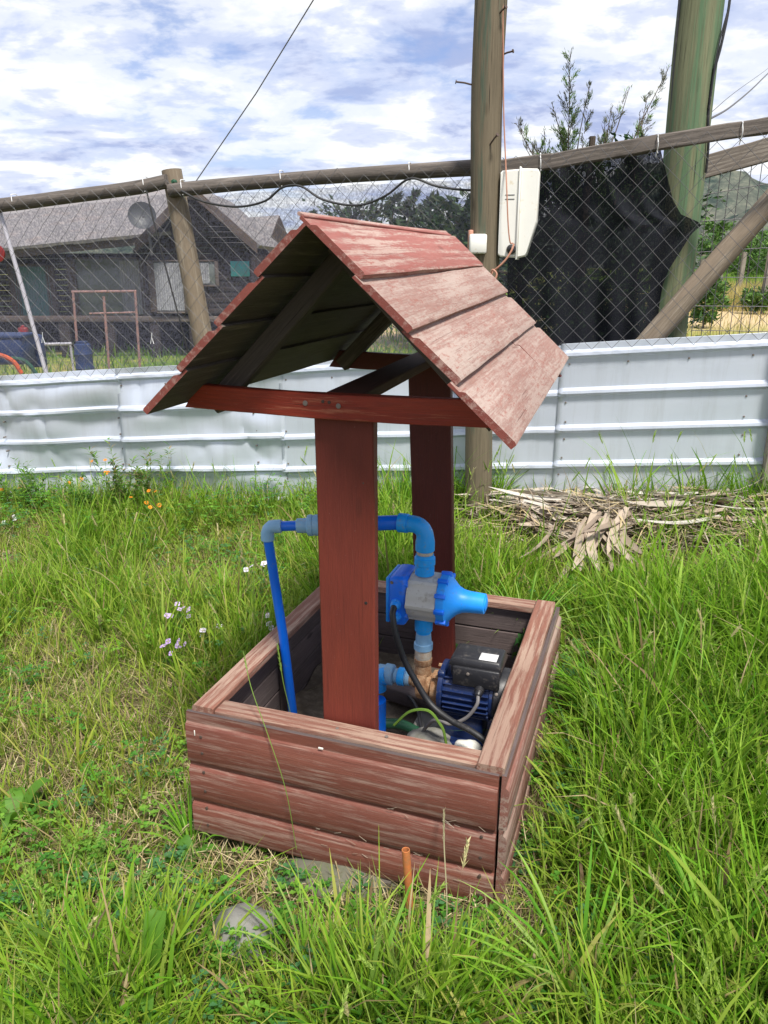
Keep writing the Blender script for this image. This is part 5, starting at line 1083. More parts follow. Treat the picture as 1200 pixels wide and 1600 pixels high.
# grass seed heads
def spikes(n, seed):
    x, y = clumps(n, seed); r = np.random.RandomState(seed); l = lush(x, y); k = (r.rand(len(x)) < 0.25 + 0.5 * l) & (near_front(x, y) > 0.9); x, y, l = x[k], y[k], l[k]; n = len(x)
    az = r.rand(n) * 6.283; ln = 0.15 + 0.35 * r.rand(n); H_ = (0.16 + 0.26 * r.rand(n)) * (0.7 + 0.5 * l); P = np.stack([x, y, ground_z(x, y)], 1)
    g = np.where((r.rand(n) < 0.3)[:, None], np.array([[0.58, 0.50, 0.28]]), np.array([[0.34, 0.46, 0.10]])) * (0.8 + 0.4 * r.rand(n))[:, None]
    st = strips(P, az, ln * 0.5, ln, H_, np.full(n, 0.0022), g * 0.8, g)
    tip = st[0].reshape(n, 5, 2, 3)[:, 4].mean(1); d = tip - st[0].reshape(n, 5, 2, 3)[:, 3].mean(1); d /= np.linalg.norm(d, axis=1, keepdims=True)
    K = 14; idx = np.repeat(np.arange(n), K); j = np.tile(np.arange(K), n); a = j * 2.4 + r.rand(n * K); sd_ = np.stack([np.cos(a), np.sin(a), 0.1 * a * 0], 1)
    D = d[idx] * 1.6 + sd_ * 0.45; P2 = tip[idx] + d[idx] * (j * 0.0042)[:, None] - d[idx] * 0.01
    sp = leaves(P2, D, np.cross(D, sd_), np.full(n * K, 0.021) * (0.7 + .6 * r.rand(n * K)), np.full(n * K, 0.0060), g[idx] * (0.9 + 0.3 * r.rand(n * K))[:, None], 0.35)
    return join([st, sp])
co, q, c = spikes(900, 55)
link(raw_mesh('seed_heads', co, q, c, M['leaf']), 'seed_heads', label='bristly green and straw seed heads standing above the meadow grass', cat='grass seed heads', kind='stuff')
# single grass tussock with wide arching blades in front, and stalks leaning over the box
def tussock(name, x, y, n, L0, L1, W0, cols, label, cat, seed, spread=0.03, az0=None, group=None):
    r = np.random.RandomState(seed); a = r.rand(n) * 6.283 if az0 is None else az0 + r.normal(0, 0.8, n); rad = spread * np.sqrt(r.rand(n)); px, py = x + rad * np.cos(a), y + rad * np.sin(a)
    g = np.array(cols)[r.randint(0, len(cols), n)] * (0.85 + 0.3 * r.rand(n))[:, None]; z0 = gz(x, y)
    co, q, c = strips(np.stack([px, py, ground_z(px, py) - 0.01], 1), a, np.abs(r.normal(0.2, 0.15, n)), 0.7 + 1.0 * r.rand(n), L0 + (L1 - L0) * r.rand(n), W0 * (0.7 + 0.6 * r.rand(n)), g * 0.85, g * 1.1, seg=7)
    return link(raw_mesh(name, co, q, c, M['leaf'], (x, y, z0)), name, (x, y, z0), label=label, cat=cat, group=group)
TC = [[0.15, 0.33, 0.02], [0.21, 0.39, 0.04], [0.10, 0.27, 0.02], [0.30, 0.44, 0.10]]
tq = at_z(620, 1590, 0); tussock('grass_tussock', tq.x, tq.y, 64, 0.13, 0.25, 0.0085, TC, 'big tussock of wide arching blades in front of the orange conduit', 'grass tussock', 1)
tq = at_z(905, 1560, 0.05); tussock('grass_tussock', tq.x, tq.y, 46, 0.2, 0.40, 0.0085, TC, 'tussock of long pale arching blades right of the front corner of the box', 'grass tussock', 2)
tq = at_z(480, 1500, 0); tussock('grass_tussock', tq.x, tq.y, 40, 0.12, 0.28, 0.006, TC, 'tussock of narrow blades between the round stone and the orange conduit', 'grass tussock', 3)
tq = at_z(80, 1560, 0); tussock('grass_tussock', tq.x, tq.y, 36, 0.14, 0.30, 0.007, TC, 'loose tussock of grass in the lower left corner', 'grass tussock', 4)
tq = at_z(1110, 1530, 0.05); tussock('grass_tussock', tq.x, tq.y, 60, 0.2, 0.42, 0.008, TC, 'tall tussock of grass in the lower right corner', 'grass tussock', 5)
tq = at_z(760, 1010, 0.1); tq = BOXF @ V(0.70, 1.16, 0); tussock('grass_tussock', tq.x, tq.y, 90, 0.22, 0.42, 0.006, TC, 'lush tussock of grass just behind the back right corner of the box', 'grass tussock', 6)
tq = BOXF @ V(1.0, 0.75, 0); tussock('grass_tussock', tq.x, tq.y, 90, 0.2, 0.40, 0.006, TC, 'dense tussock of grass beside the right wall of the box', 'grass tussock', 7)
tq = at_z(375, 1330, -0.05); tussock('grass_tussock', tq.x - .14, tq.y + .02, 40, 0.10, 0.22, 0.006, TC, 'small tussock at the lower left corner of the box', 'grass tussock', 8)
def stalk(pts, label, col_=(0.22, 0.34, 0.07), head=True, seed=0, r_=0.0015, leafy=False):
    P = arc(pts, 6); t = Thing('grass_stalk', label, 'grass stalk', pts[0]); mb = MB().tube(P, r_, 5)
    o = t.part('stem', mb, M['leaf']); me = o.data; at = me.attributes.new('col', 'FLOAT_COLOR', 'POINT'); at.data.foreach_set('color', np.tile([*col_, 1.0], len(me.vertices)).astype(np.float32))
    r = np.random.RandomState(seed); K = 22 if head else 2; d = (P[-1] - P[-3]).normalized(); j = np.arange(K); a = j * 2.4
    sd_ = np.stack([np.cos(a), np.sin(a), np.sin(a * 1.7) * .3], 1); D = np.array(d)[None] * 2.0 + sd_ * 0.4; base = np.array(P[-1])[None] - np.array(d)[None] * ((K - j) * 0.0035)[:, None] + 0
    co, q, c = leaves(base, D, np.cross(D, sd_), np.full(K, 0.016), np.full(K, 0.004), np.tile(np.array(col_) * 1.25, (K, 1)), 0.35)
    s_ = bpy.data.objects.new('seed_head', raw_mesh('seed_head', co, q, c, M['leaf'], t.base)); col.objects.link(s_); s_.parent = t.e
    return t
def bx(u_, v_, z): return BOXF @ V(u_, v_, z)
stalk([bx(0.30, -0.03, 0.03), bx(0.285, -0.045, 0.22), bx(0.235, -0.03, 0.36), bx(0.165, 0.02, 0.46), bx(0.09, 0.12, 0.50)], 'grass stalk leaning over the left end of the front cap rail', seed=1, r_=0.0011)
stalk([bx(0.245, 0.10, 0.14), bx(0.240, 0.09, 0.34), bx(0.232, 0.07, 0.46), bx(0.215, 0.08, 0.56)], 'upright grass stalk growing inside the box left of the front post', seed=2, r_=0.0011)
stalk([bx(0.75, -0.22, 0.0), bx(0.74, -0.16, 0.10), bx(0.71, -0.08, 0.20), bx(0.70, -0.05, 0.27)], 'thin dry straw stalk in front of the right end of the front wall', (0.45, 0.40, 0.25), seed=3)
stalk([bx(0.640, 0.25, 0.13), bx(0.625, 0.25, 0.265), bx(0.605, 0.25, 0.309), bx(0.574, 0.25, 0.338), bx(0.523, 0.25, 0.324), bx(0.478, 0.25, 0.272)], 'bright green blade arching inside the box in front of the pump', (0.20, 0.34, 0.06), head=False, seed=4, r_=0.004)
# weeds inside and beside the box
def rosette(name, c, n, L0, W0, colr, label, cat, seed, rise=0.6, frame=ID, group=None, wav=0.2):
    r = np.random.RandomState(seed); t = Thing(name, label, cat, c, frame, group)
    for k in range(n):
        a = k * 2.4 + r.rand() * .5; L = L0 * (0.6 + 0.6 * r.rand()); W = W0 * (0.7 + 0.5 * r.rand()); e = rise * (0.5 + r.rand()); mb = MB(); S = 7
        vs, gs = [], []
        for i in range(S + 1):
            q_ = i / S; s_ = q_ * L; hw = W / 2 * math.sin(math.pi * min(1, 0.12 + q_ * 0.88)) ** 1.1 if q_ < 1 else 0.0008; hw = max(hw, 0.0015); zz_ = s_ * e * (1 - 0.75 * q_ * q_); rr = s_ * (1 - 0.15 * e)
            for sgn in (-1, 0, 1):
                w_ = hw * sgn; up_ = abs(sgn) * hw * 0.25 + wav * hw * math.sin(i * 2.3 + sgn + k)
                vs.append((c[0] + math.cos(a) * rr - math.sin(a) * w_, c[1] + math.sin(a) * rr + math.cos(a) * w_, c[2] + zz_ + up_))
        fs = [(i * 3 + j, i * 3 + j + 1, i * 3 + 4 + j, i * 3 + 3 + j) for i in range(S) for j in (0, 1)]; mb.add(vs, fs)
        o = t.part('leaf', mb, M['leaf'], angle=60); cc = np.array(colr) * (0.8 + 0.4 * r.rand()); at = o.data.attributes.new('col', 'FLOAT_COLOR', 'POINT'); at.data.foreach_set('color', np.tile([*cc, 1.0], len(o.data.vertices)).astype(np.float32))
    return t
def gp(px, py): 
    z = 0.0
    for _ in range(6): p = at_z(px, py, z); z = gz(p.x, p.y)
    return (p.x, p.y, z)
rosette('dock_plant', gp(25, 1290), 9, 0.17, 0.05, (0.11, 0.25, 0.03), 'bright broad-leaved dock plant at the left edge', 'weed', 1, 1.0)
rosette('dock_plant', gp(232, 1590), 5, 0.17, 0.055, (0.12, 0.27, 0.03), 'single broad pointed-leaf weed at the bottom left', 'weed', 2, 1.9)
rosette('dock_plant', gp(300, 1345), 7, 0.09, 0.035, (0.09, 0.22, 0.03), 'small broad-leaved weed beside the lower left corner of the box', 'weed', 3, 0.8)
rosette('dock_plant', gp(860, 1230), 8, 0.08, 0.032, (0.06, 0.17, 0.03), 'dark round-leaved weed against the right wall of the box', 'weed', 4, 1.2)
rosette('dock_plant', gp(1150, 1130), 8, 0.10, 0.035, (0.08, 0.21, 0.035), 'broad-leaved weed among the tall grass at the right', 'weed', 5, 1.2)
rosette('box_weed', (0.75, 0.87, 0.14), 7, 0.09, 0.045, (0.035, 0.11, 0.03), 'dark leafy weed growing in the back right corner inside the box', 'weed', 6, 2.6, BOXF)
rosette('box_weed', (0.50, 0.885, 0.16), 5, 0.06, 0.03, (0.03, 0.085, 0.025), 'small dark weed against the back boards behind the riser pipe', 'weed', 7, 1.6, BOXF)
rosette('heap_weed', gp(845, 800), 8, 0.14, 0.05, (0.07, 0.20, 0.05), 'blue-green leafy weed at the left end of the dry leaf heap', 'weed', 8, 1.6)
rosette('heap_weed', gp(620, 800), 6, 0.13, 0.06, (0.07, 0.21, 0.05), 'pale green leafy weed between the two posts near the metal sheets', 'weed', 9, 1.8)
def feathery(c, n, seed, label):
    r = np.random.RandomState(seed); parts = []
    for k in range(n):
        a = r.rand() * 6.283; e = 0.4 + 0.9 * r.rand(); L = 0.07 + 0.08 * r.rand(); K = 14; t = np.linspace(0.15, 1, K)
        ax = np.stack([c[0] + np.cos(a) * t * L, c[1] + np.sin(a) * t * L, c[2] + t * L * e * (1 - .4 * t)], 1)
        for sgn in (-1, 1):
            D = np.tile(np.array([math.cos(a + sgn * 0.9), math.sin(a + sgn * 0.9), 0.2]), (K, 1)) + r.normal(0, .15, (K, 3)); U = np.tile([-math.sin(a), math.cos(a), 0.5], (K, 1))
            cc = np.tile(np.array([0.17, 0.30, 0.045]) * (0.8 + 0.5 * r.rand()), (K, 1)); parts.append(leaves(ax, D, U, 0.030 * (1.15 - t) + 0.005, np.full(K, 0.007), cc, 0.5))
    co, q, cc = join(parts); link(raw_mesh('feathery_weed', co, q, cc, M['leaf'], c), 'feathery_weed', c, label=label, cat='weed')
feathery(gp(130, 1380), 34, 3, 'yellow-green feathery weed halfway up the left side of the foreground')
feathery(gp(60, 1520), 34, 4, 'feathery low weed in the bottom left foreground'); feathery(gp(180, 1470), 26, 5, 'feathery weed left of the round grey stone'); feathery(gp(20, 1450), 26, 6, 'feathery weed at the left edge below the dock plant')
# flowers
def flower_plant(name, c, h, n, pet, petc, cen, label, cat, seed, R0=0.012, npet=5, group=None, spread=0.05, leafy=6):
    r = np.random.RandomState(seed); t = Thing(name, label, cat, c, group=group)
    def paint(o, cc): at = o.data.attributes.new('col', 'FLOAT_COLOR', 'POINT'); at.data.foreach_set('color', np.tile([*cc, 1.0], len(o.data.vertices)).astype(np.float32))
    for k in range(n):
        a = r.rand() * 6.283; top = V(c[0] + math.cos(a) * spread * (0.4 + r.rand()), c[1] + math.sin(a) * spread * (0.4 + r.rand()), c[2] + h * (0.7 + 0.4 * r.rand()))
        base = V(*c); mid = (base + top) / 2 + V(r.normal(0, .01), r.normal(0, .01), 0.02)
        st = t.part('stem', MB().tube(arc([base, mid, top], 4), 0.0013, 5), M['leaf']); paint(st, (0.13, 0.22, 0.06))
        nd = V(r.normal(0, .5), -0.5 + r.normal(0, .4), 1).normalized(); sx_ = nd.orthogonal().normalized(); sy_ = nd.cross(sx_); mb = MB(); q_ = R0 * (0.8 + .4 * r.rand())
        for j in range(npet):
            b = 2 * math.pi * j / npet; d = sx_ * math.cos(b) + sy_ * math.sin(b); s_ = sx_ * -math.sin(b) + sy_ * math.cos(b); w_ = q_ * 2.2 / npet
            mb.add([top + d * q_ * .15, top + d * q_ * .65 + s_ * w_ + nd * q_ * .15, top + d * q_ + nd * q_ * .05, top + d * q_ * .65 - s_ * w_ + nd * q_ * .15], [(0, 1, 2, 3)])
        fo = t.part('flower', mb, M['petal']); paint(fo, np.array(petc) * (0.85 + .3 * r.rand()))
        co_ = t.part('flower_centre', MB().lathe(top, nd, [(0, q_ * .25), (q_ * .15, q_ * .2), (q_ * .2, q_ * .05)], 8), M['petal'], parent=fo); paint(co_, cen)
    K = leafy * 3; a = r.rand(K) * 6.283; P = np.stack([np.full(K, c[0]), np.full(K, c[1]), c[2] + h * 0.6 * r.rand(K)], 1); D = np.stack([np.cos(a), np.sin(a), 0.4 + 0.4 * r.rand(K)], 1)
    co, q, cc = leaves(P, D, np.stack([-np.sin(a), np.cos(a), a * 0], 1), 0.03 + 0.05 * r.rand(K), 0.008 + 0.008 * r.rand(K), np.tile([0.09, 0.20, 0.04], (K, 1)))
    s_ = bpy.data.objects.new('foliage', raw_mesh('foliage', co, q, cc, M['leaf'], c)); col.objects.link(s_); s_.parent = t.e
LIL, LC = (0.55, 0.42, 0.66), (0.5, 0.45, 0.3)
for k, (px, py, h, n, lb, cl) in enumerate(((285, 1010, 0.16, 8, 'lilac wildflowers, upper cluster in the grass left of the box', LIL), (272, 1055, 0.14, 8, 'lilac wildflowers, lower cluster in the grass left of the box', (0.50, 0.34, 0.66)),
        (330, 1020, 0.13, 4, 'sparse pale wildflowers just right of the lilac clusters', (0.66, 0.60, 0.72)), (402, 960, 0.24, 5, 'tall pale wildflower standing left of the blue down pipe', (0.68, 0.64, 0.74)),
        (432, 1010, 0.14, 5, 'small pale wildflowers directly beside the blue down pipe', (0.66, 0.6, 0.72)), (20, 830, 0.10, 5, 'small white wildflowers at the left edge near the metal sheets', (0.75, 0.75, 0.75)), (55, 795, 0.1, 3, 'tiny white wildflowers in front of the leftmost sheet', (0.75, 0.75, 0.75)), (40, 1590, 0.05, 3, 'tiny pale flowers at the very bottom left', (0.7, 0.68, 0.75)))):
    flower_plant('wildflower', gp(px, py), h, n, 5, cl, LC, lb, 'wildflower', 60 + k, 0.013, 4, group='pale wildflowers in the grass')
ORA, OC = (0.80, 0.28, 0.02), (0.45, 0.15, 0.02)
for k, (px, py, h, n, lb) in enumerate(((25, 795, 0.16, 4, 'orange marigolds at the left edge by the metal sheets'), (175, 800, 0.30, 6, 'orange marigold plant with the largest blooms against the sheets'), (235, 830, 0.22, 6, 'orange marigold plant with small low blooms, right of the tallest weeds'), (125, 795, 0.18, 3, 'single-stemmed orange marigolds between the other two plants'), (630, 800, 0.16, 5, 'orange and yellow marigolds seen between the two posts'))):
    flower_plant('marigold', gp(px, py), h, n, 10, ORA, OC, lb, 'marigold', 80 + k, 0.014, 9, group='marigolds along the metal sheets', spread=0.09, leafy=14)
def weed_bush(c, w, h, n, colr, label, seed, name='tall_weed'):
    r = np.random.RandomState(seed); S = 26; a = r.rand(S) * 6.283; P0 = np.stack([c[0] + w * .4 * r.normal(0, .5, S), c[1] + w * .25 * r.normal(0, .5, S), np.full(S, c[2])], 1)
    co1 = strips(P0, a, 0.1 + .25 * r.rand(S), .3 * r.rand(S), h * (0.6 + .5 * r.rand(S)), np.full(S, .004), np.tile([.14, .18, .05], (S, 1)), np.tile([.2, .26, .07], (S, 1)))
    pts = co1[0].reshape(S, 5, 2, 3).mean(2); i = r.randint(0, S, n); f = r.rand(n) * 3.999; k0 = f.astype(int); ff = (f - k0)[:, None]; P = pts[i, k0] * (1 - ff) + pts[i, k0 + 1] * ff
    b = r.rand(n) * 6.283; D = np.stack([np.cos(b), np.sin(b), .3 + .5 * r.rand(n)], 1); cc = np.array(colr)[r.randint(0, len(colr), n)] * (.75 + .5 * r.rand(n))[:, None]
    co, q, cl = join([co1, leaves(P, D, np.stack([-np.sin(b), np.cos(b), b * 0], 1), .02 + .045 * r.rand(n), .006 + .010 * r.rand(n), cc)])
    link(raw_mesh(name, co, q, cl, M['leaf'], c), name, c, label=label, cat='weed')
WC = [[.07, .18, .03], [.11, .24, .035], [.17, .28, .06], [.30, .22, .12]]
weed_bush(gp(215, 812), 0.55, 0.46, 1500, WC, 'tall tangled weed with brown stems in front of the dented sheets', 1); weed_bush(gp(50, 800), 0.5, 0.34, 800, WC[:3], 'tall green weed at the far left in front of the sheets', 2)
weed_bush(gp(150, 815), 0.4, 0.30, 700, WC[:3], 'leafy green weed beneath the largest orange blooms', 3); weed_bush(gp(960, 770), 0.6, 0.14, 300, [[.05, .15, .03], [.08, .2, .04]], 'dark green creeper along the bottom of the sheet behind the dry heap', 4)
weed_bush(gp(1080, 775), 0.6, 0.15, 300, [[.05, .15, .03], [.08, .2, .04]], 'dark green creeper along the sheet behind the right end of the heap', 5); weed_bush(gp(905, 775), 0.2, 0.22, 90, [[.06, .17, .03]], 'thin green weed climbing the sheet seam behind the heap', 6)
weed_bush(gp(1170, 790), 0.3, 0.30, 120, [[.3, .36, .1], [.2, .32, .06]], 'yellow-green weed beside the dark post at the right end of the sheets', 7)

# heap of dry palm leaves
hc = gp(985, 832); hp_ = Thing('dry_leaf_heap', 'heap of dry grey-brown palm leaves lying against the metal sheets at the right', 'leaf heap', hc)
def strip_leaf(L, W, seed, curl):
    r = np.random.RandomState(seed); S = 7; vs = []
    for i in range(S + 1):
        t = i / S; hw = W / 2 * (math.sin(math.pi * min(1, .1 + .9 * t)) ** .6 if t < 1 else 0.05); zc_ = L * curl * t * t - 0.02 * math.sin(t * 3.1) ; sy = 0.05 * L * math.sin(t * 2.5 + seed)
        vs += [(t * L, sy - hw, zc_ + hw * .35), (t * L, sy, zc_), (t * L, sy + hw, zc_ + hw * .35)]
    q = [(i * 3 + j, i * 3 + j + 1, i * 3 + 4 + j, i * 3 + 3 + j) for i in range(S) for j in (0, 1)]
    cc = np.array([[.38, .31, .24], [.48, .42, .35], [.28, .22, .17], [.56, .52, .46]])[seed % 4] * (.85 + .3 * r.rand()); return raw_mesh('dry_leaf', np.array(vs), np.array(q), np.tile(cc, (len(vs), 1)), M['dry'])
lm = [strip_leaf(0.30 + 0.03 * (k % 9), 0.020 + 0.006 * (k % 5), k, -0.06 + 0.04 * (k % 4)) for k in range(18)]
rr = np.random.RandomState(4); fans = [(-0.50, -0.05, -0.3), (-0.55, 0.08, 0.3), (0.82, 0.0, 2.8), (0.55, -0.12, 0.6), (-0.42, -0.10, 0.5), (-0.30, 0.12, 2.6), (-0.12, -0.16, -2.2), (0.0, 0.06, 2.9), (0.18, 0.14, 0.4), (0.30, -0.02, 3.0), (0.50, 0.10, 0.2), (-0.15, 0.20, 1.2), (0.45, 0.0, 2.5), (-0.48, 0.02, -0.6), (0.05, 0.2, 0.1), (1.05, 0.05, 2.9), (0.95, -0.1, 0.5), (0.62, 0.12, 2.9), (-0.2, -0.28, -1.6), (0.7, 0.05, 1.0)]
def heap_h(x, y): return 0.075 + 0.12 * max(0, 1 - (x / 1.25) ** 2 - (y / 0.50) ** 2) * (0.75 + 0.5 * noise.noise((x * 3.1, y * 4.0, 2.0)))
bd_ = Matrix.Rotation(math.atan2(FD.y, FD.x), 3, 'Z')
for k in range(295):
    f = fans[k % len(fans)]; a = f[2] + rr.normal(0, 0.30); lx, ly = f[0] + rr.normal(0, .10), f[1] + rr.normal(0, .06)
    o = bpy.data.objects.new('dry_leaf', lm[(k * 7) % 18]); col.objects.link(o); o.parent = hp_.e; pw = bd_ @ V(lx, ly, 0)
    hz = heap_h(lx, ly) * (0.75 + .3 * rr.rand()); o.location = (pw.x, pw.y, ground_z(hc[0] + pw.x, hc[1] + pw.y) - hc[2] + hz + 0.01); e = -0.28 * hz / 0.16 * (0.3 + rr.rand()) + 0.10
    o.rotation_euler = (rr.normal(0, .28), -(e), a)
n = 2400; lx, ly = rr.normal(.1, .46, n), rr.normal(0, .17, n); a = rr.rand(n) * 6.283; hh = np.array([heap_h(p, q_) for p, q_ in zip(lx, ly)]) * rr.rand(n) * 1.0
wx_ = hc[0] + lx * FD.x - ly * FD.y; wy_ = hc[1] + lx * FD.y + ly * FD.x; g = np.array([[.32, .25, .18], [.42, .36, .28], [.20, .155, .115], [.50, .40, .22]])[rr.randint(0, 4, n)]
co, q, c = strips(np.stack([wx_, wy_, ground_z(wx_, wy_) + hh + .005], 1), a, 1.35 + .3 * rr.rand(n), rr.normal(0, .35, n), .08 + .22 * rr.rand(n), .004 + .008 * rr.rand(n), g, g, seg=4)
o = bpy.data.objects.new('leaf_litter', raw_mesh('leaf_litter', co, q, c, M['dry'], hc)); col.objects.link(o); o.parent = hp_.e; o['kind'] = 'stuff'

# ------------------------------------------------------------------ trees and bushes
def tree(name, c, h, w, label, seed, n=2600, leafL=0.12, colr=((.035, .075, .03), (.06, .11, .04), (.09, .14, .05)), shape='cone', group=None, nb=26, bare=0.0, cat='tree', frame=ID):
    r = np.random.RandomState(seed); t = Thing(name, label, cat, c, group=group); top = V(c[0] + r.normal(0, .03) * h, c[1], c[2] + h)
    t.part('trunk', MB().tube([V(*c), (V(*c) + top) / 2 + V(r.normal(0, .02) * h, 0, 0), top], [max(.012, h * .022), h * .013, .004], 8), M['bark'])
    bt_ = MB(); P, D = [], []
    for k in range(nb):
        f = 0.10 + 0.88 * (k + r.rand()) / nb; a = k * 2.4 + r.rand(); b0_ = V(*c) * (1 - f) + top * f
        reach = w / 2 * ((1 - f) ** .8 if shape == 'cone' else math.sin(math.pi * min(.98, .15 + .8 * f)) ** .7) * (.65 + .6 * r.rand()) + 0.02 * h
        up_ = (.35 if shape == 'cone' else .5) * reach * (0.6 + r.rand()); b1_ = b0_ + V(math.cos(a) * reach, math.sin(a) * reach, up_)
        bt_.tube([b0_, (b0_ + b1_) / 2 + V(0, 0, -.05 * reach), b1_], [h * .006 + .002, h * .004 + .001, .002], 5)
        m = max(3, int(n / nb)); s_ = r.rand(m) ** .7; base = np.array(b0_)[None] * (1 - s_[:, None]) + np.array(b1_)[None] * s_[:, None] + r.normal(0, .10 * reach + .03 * w * .5, (m, 3)); P.append(base)
        dr_ = np.array([math.cos(a), math.sin(a), .5])[None] + r.normal(0, .6, (m, 3)); D.append(dr_)
    P = np.concatenate(P); D = np.concatenate(D); N = len(P); cc = np.array(colr)[r.randint(0, len(colr), N)] * (.7 + .6 * r.rand(N))[:, None]
    t.part('branch', bt_, M['bark'])
    co, q, cl = leaves(P, D, r.normal(0, 1, (N, 3)), leafL * (.6 + .8 * r.rand(N)), leafL * .38 * (.6 + .8 * r.rand(N)), cc)
    s_ = bpy.data.objects.new('crown', raw_mesh('crown', co, q, cl, M['needle'], c)); col.objects.link(s_); s_.parent = t.e; return t
def far(px, Yd, dz=0.0): p = at_y(px, 500, Yd); return (p.x, Yd, gz(p.x, Yd) + dz)
def hgt(px, py, Yd): return at_y(px, py, Yd).z - gz(at_y(px, py, Yd).x, Yd)
spec = [(566, 18, 330, 1.9, 'broad dark green conifer seen through the net left of the well house ridge'), (600, 20, 300, .7, 'slim brown-green spruce just right of the broad conifer'), (628, 21, 312, .6, 'first thin spruce in the middle group behind the ridge'), (650, 22, 296, .7, 'tallest thin spruce of the middle group behind the ridge'), (672, 20, 308, 1.1, 'dark pointed conifer near the timber pole behind the net'), (700, 14, 335, 1.8, 'dense dark bush tree just left of the timber pole'), (640, 14, 372, 1.6, 'low dark bush behind the ridge of the well house'), (735, 12, 318, 1.5, 'dark evergreen standing behind the timber pole'), (545, 24, 322, .9, 'faint far spruce beside the broad conifer'), (490, 26, 330, .8, 'faint spruce beyond the small house gable'), (700, 13, 440, 2.0, 'low dark hedge bush under the net near the pole')]
for k, (px, Yd, py, w_, lb) in enumerate(spec):
    c = far(px, Yd); tree('conifer' if w_ < 1.5 else 'evergreen_bush', c, max(.5, hgt(px, py, Yd)), w_, lb, 100 + k, n=1500, leafL=0.17, shape='cone' if w_ < 1.5 else 'round', group='evergreens beyond the fence', nb=22, colr=((.03, .06, .03), (.05, .085, .035), (.075, .095, .05)))
# cypress behind the black cloth: leaders with scale-leaf sprays
def cypress(c, leaders, label, seed):
    r = np.random.RandomState(seed); t = Thing('cypress', label, 'tree', c); P, D, C_ = [], [], []; bt_ = MB()
    t.part('trunk', MB().tube([V(*c), V(c[0], c[1], c[2] + 1.2), V(c[0] + .02, c[1], c[2] + 2.0)], [.05, .035, .02], 8), M['bark'])
    for (a, b, dens, wd) in leaders:
        a, b = V(*a), V(*b); ax = (b - a); L = ax.length; axn = ax.normalized(); Pm = arc([a, a + ax * .5 + V(r.normal(0, .02), r.normal(0, .02), -.03 * L), b], 6); bt_.tube(Pm, np.linspace(.007, .0015, len(Pm)), 5)
        nt = int(L / .020)
        for k in range(nt):
            f = (k + r.rand()) / nt; p = a + ax * f; th_ = r.rand() * 6.283; o1_ = axn.orthogonal().normalized(); o2_ = axn.cross(o1_); side = o1_ * math.cos(th_) + o2_ * math.sin(th_)
            tl = wd * (1 - f * .72) * (.5 + .8 * r.rand()); d = (side * .75 + axn * .85 + V(0, 0, .25)).normalized(); e = p + d * tl; bt_.tube([p, e], [.0022, .001], 4)
            m = int((44 if r.rand() < dens * (1.25 - f) else 5) * (tl / .10 + .5)); s_ = r.rand(m) ** .8; P.append(np.array(p)[None] * (1 - s_[:, None]) + np.array(e)[None] * s_[:, None] + r.normal(0, .006, (m, 3)))
            D.append(np.array(d)[None] + r.normal(0, .33, (m, 3))); base = np.array([.17, .29, .07]) if r.rand() < dens * (1.3 - f) else np.array([.17, .18, .12]); C_.append(np.tile(base * (.7 + .6 * r.rand()), (m, 1)))
    P, D, C_ = map(np.concatenate, (P, D, C_)); N = len(P); co, q, cl = leaves(P, D, r.normal(0, 1, (N, 3)), .016 + .016 * r.rand(N), .003 + .002 * r.rand(N), C_)
    t.part('branch', bt_, M['bark']); s_ = bpy.data.objects.new('crown', raw_mesh('crown', co, q, cl, M['needle'], c)); col.objects.link(s_); s_.parent = t.e
YC = 5.3
def cy(px, py, dy=0.0): p = at_y(px, py, YC + dy); return tuple(p)
cyb = at_y(900, 500, YC); cyb = (cyb.x, YC, gz(cyb.x, YC))
cypress(cyb, [(cy(880, 400), cy(891, 82), 1.3, .20), (cy(870, 340), cy(900, 170, .1), 1.6, .18), (cy(930, 330), cy(945, 215), 1.4, .16), (cy(860, 320), cy(845, 228), 1.2, .14), (cy(960, 320), cy(1012, 200), 1.2, .14), (cy(900, 330), cy(921, 132, .1), .8, .12), (cy(885, 300), cy(806, 192, -.1), .55, .11), (cy(885, 300), cy(818, 226, .1), .5, .08), (cy(915, 300), cy(984, 136, .1), .6, .09), (cy(920, 280), cy(957, 165), .6, .08), (cy(960, 300, .1), cy(1046, 104, .2), .55, .11), (cy(975, 300, .1), cy(1012, 150, .2), .5, .10), (cy(880, 320), cy(850, 205, .1), .5, .09), (cy(900, 300), cy(862, 160, .1), .5, .08), (cy(990, 300), cy(1000, 180), .4, .08)], 'feathery cypress with sparse upright tips rising above the rail behind the black cloth', 5)
for k, (px, Yd, py, w_, lb) in enumerate(((890, 5.6, 285, 1.1, 'dark dense bush filling the space behind the black cloth'), (980, 5.4, 262, .9, 'second dark bush behind the right half of the black cloth'), (905, 4.9, 455, .6, 'low green bush pressed against the mesh under the black cloth'), (975, 4.95, 478, .5, 'small green bush at the foot of the black cloth near the brace'), (820, 5.5, 300, .7, 'dark bush behind the white meter box'))):
    c = far(px, Yd); tree('evergreen_bush', c, max(.3, hgt(px, py, Yd)), w_, lb, 140 + k, n=3000, leafL=0.055, shape='round', nb=34, cat='bush', colr=((.03, .07, .025), (.05, .11, .035), (.08, .15, .05)))
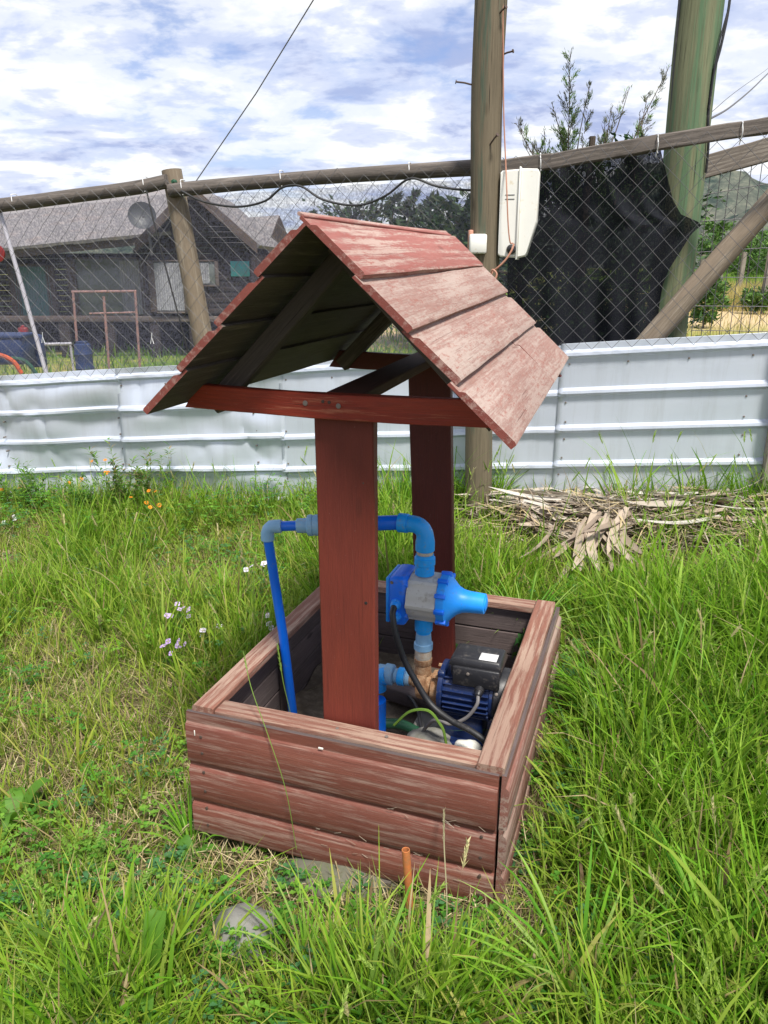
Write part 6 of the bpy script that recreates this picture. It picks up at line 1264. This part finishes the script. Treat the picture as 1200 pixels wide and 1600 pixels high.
for k, (px, Yd, py, w_, lb) in enumerate(((1103, 40, 348, 1.6, 'bright green bush beside the thick green pole in the field'), (1100, 14, 438, .55, 'leafy green bush low beside the thick green pole'), (1160, 45, 386, 2.6, 'rounded dark bush in the middle of the field'), (1205, 42, 374, 3.4, 'large dark bush at the right edge of the field'), (1130, 60, 385, 3.5, 'distant hedge bush in the field'), (1185, 18, 466, .8, 'small green shrub in the dry grass at the right'), (1180, 75, 372, 5, 'distant dark tree clump at the foot of the hill'), (1250, 50, 362, 4, 'distant tree clump beyond the right edge'))):
    c = far(px, Yd); tree('field_bush', c, max(.35, hgt(px, py, Yd)), w_, lb, 160 + k, n=1800, leafL=0.03 + 0.0045 * Yd, shape='round', nb=24, cat='bush', group='bushes in the field', colr=((.06, .13, .03), (.09, .19, .04), (.14, .24, .06)))
# field grass behind the fence
def fieldgrass(n, seed, x0, x1, y0, y1, cols, L0, L1, W0, cond=None):
    r = np.random.RandomState(seed); y = y0 + (y1 - y0) * r.rand(n) ** 1.6; x = (x0 + (x1 - x0) * r.rand(n)) * y; y = y + 0.0
    k = y > fence_y(x) + 0.15
    if cond is not None: k &= cond(x, y, r)
    x, y = x[k], y[k]; n = len(x); g = np.array(cols)[r.randint(0, len(cols), n)] * (.75 + .5 * r.rand(n))[:, None]
    return strips(np.stack([x, y, ground_z(x, y) - .01], 1), r.rand(n) * 6.283, np.abs(r.normal(0, .3, n)), np.abs(r.normal(.3, .3, n)), L0 + (L1 - L0) * r.rand(n), W0 * (1 + y / 6) * (.6 + .8 * r.rand(n)), g * .9, g * 1.1, seg=2)
GOLD = [[.46, .34, .14], [.55, .42, .20], [.38, .28, .12]]; FG = [[.14, .26, .04], [.22, .32, .06], [.10, .19, .04]]
co, q, c = join([fieldgrass(11000, 1, .34, .65, 19, 32, GOLD, .25, .70, .003), fieldgrass(1500, 11, .34, .65, 10, 19, GOLD, .08, .3, .003), fieldgrass(11000, 2, .25, .75, 32, 95, FG, .3, .8, .004), fieldgrass(6000, 3, .3, .6, 4.8, 13, [[.20,.24,.07],[.36,.30,.14]], .04, .13, .003, lambda x, y, r: vn(x, y, 1.2, 8) > .5), fieldgrass(7000, 4, -.62, .3, 5.2, 9.5, FG + GOLD[2:], .05, .20, .004), fieldgrass(6000, 5, -.6, .3, 9, 22, FG, .08, .3, .006)])
link(raw_mesh('field_grass', co, q, c, M['leaf']), 'field_grass', label='golden dry grass and green meadow in the field beyond the fences', cat='grass', kind='stuff')
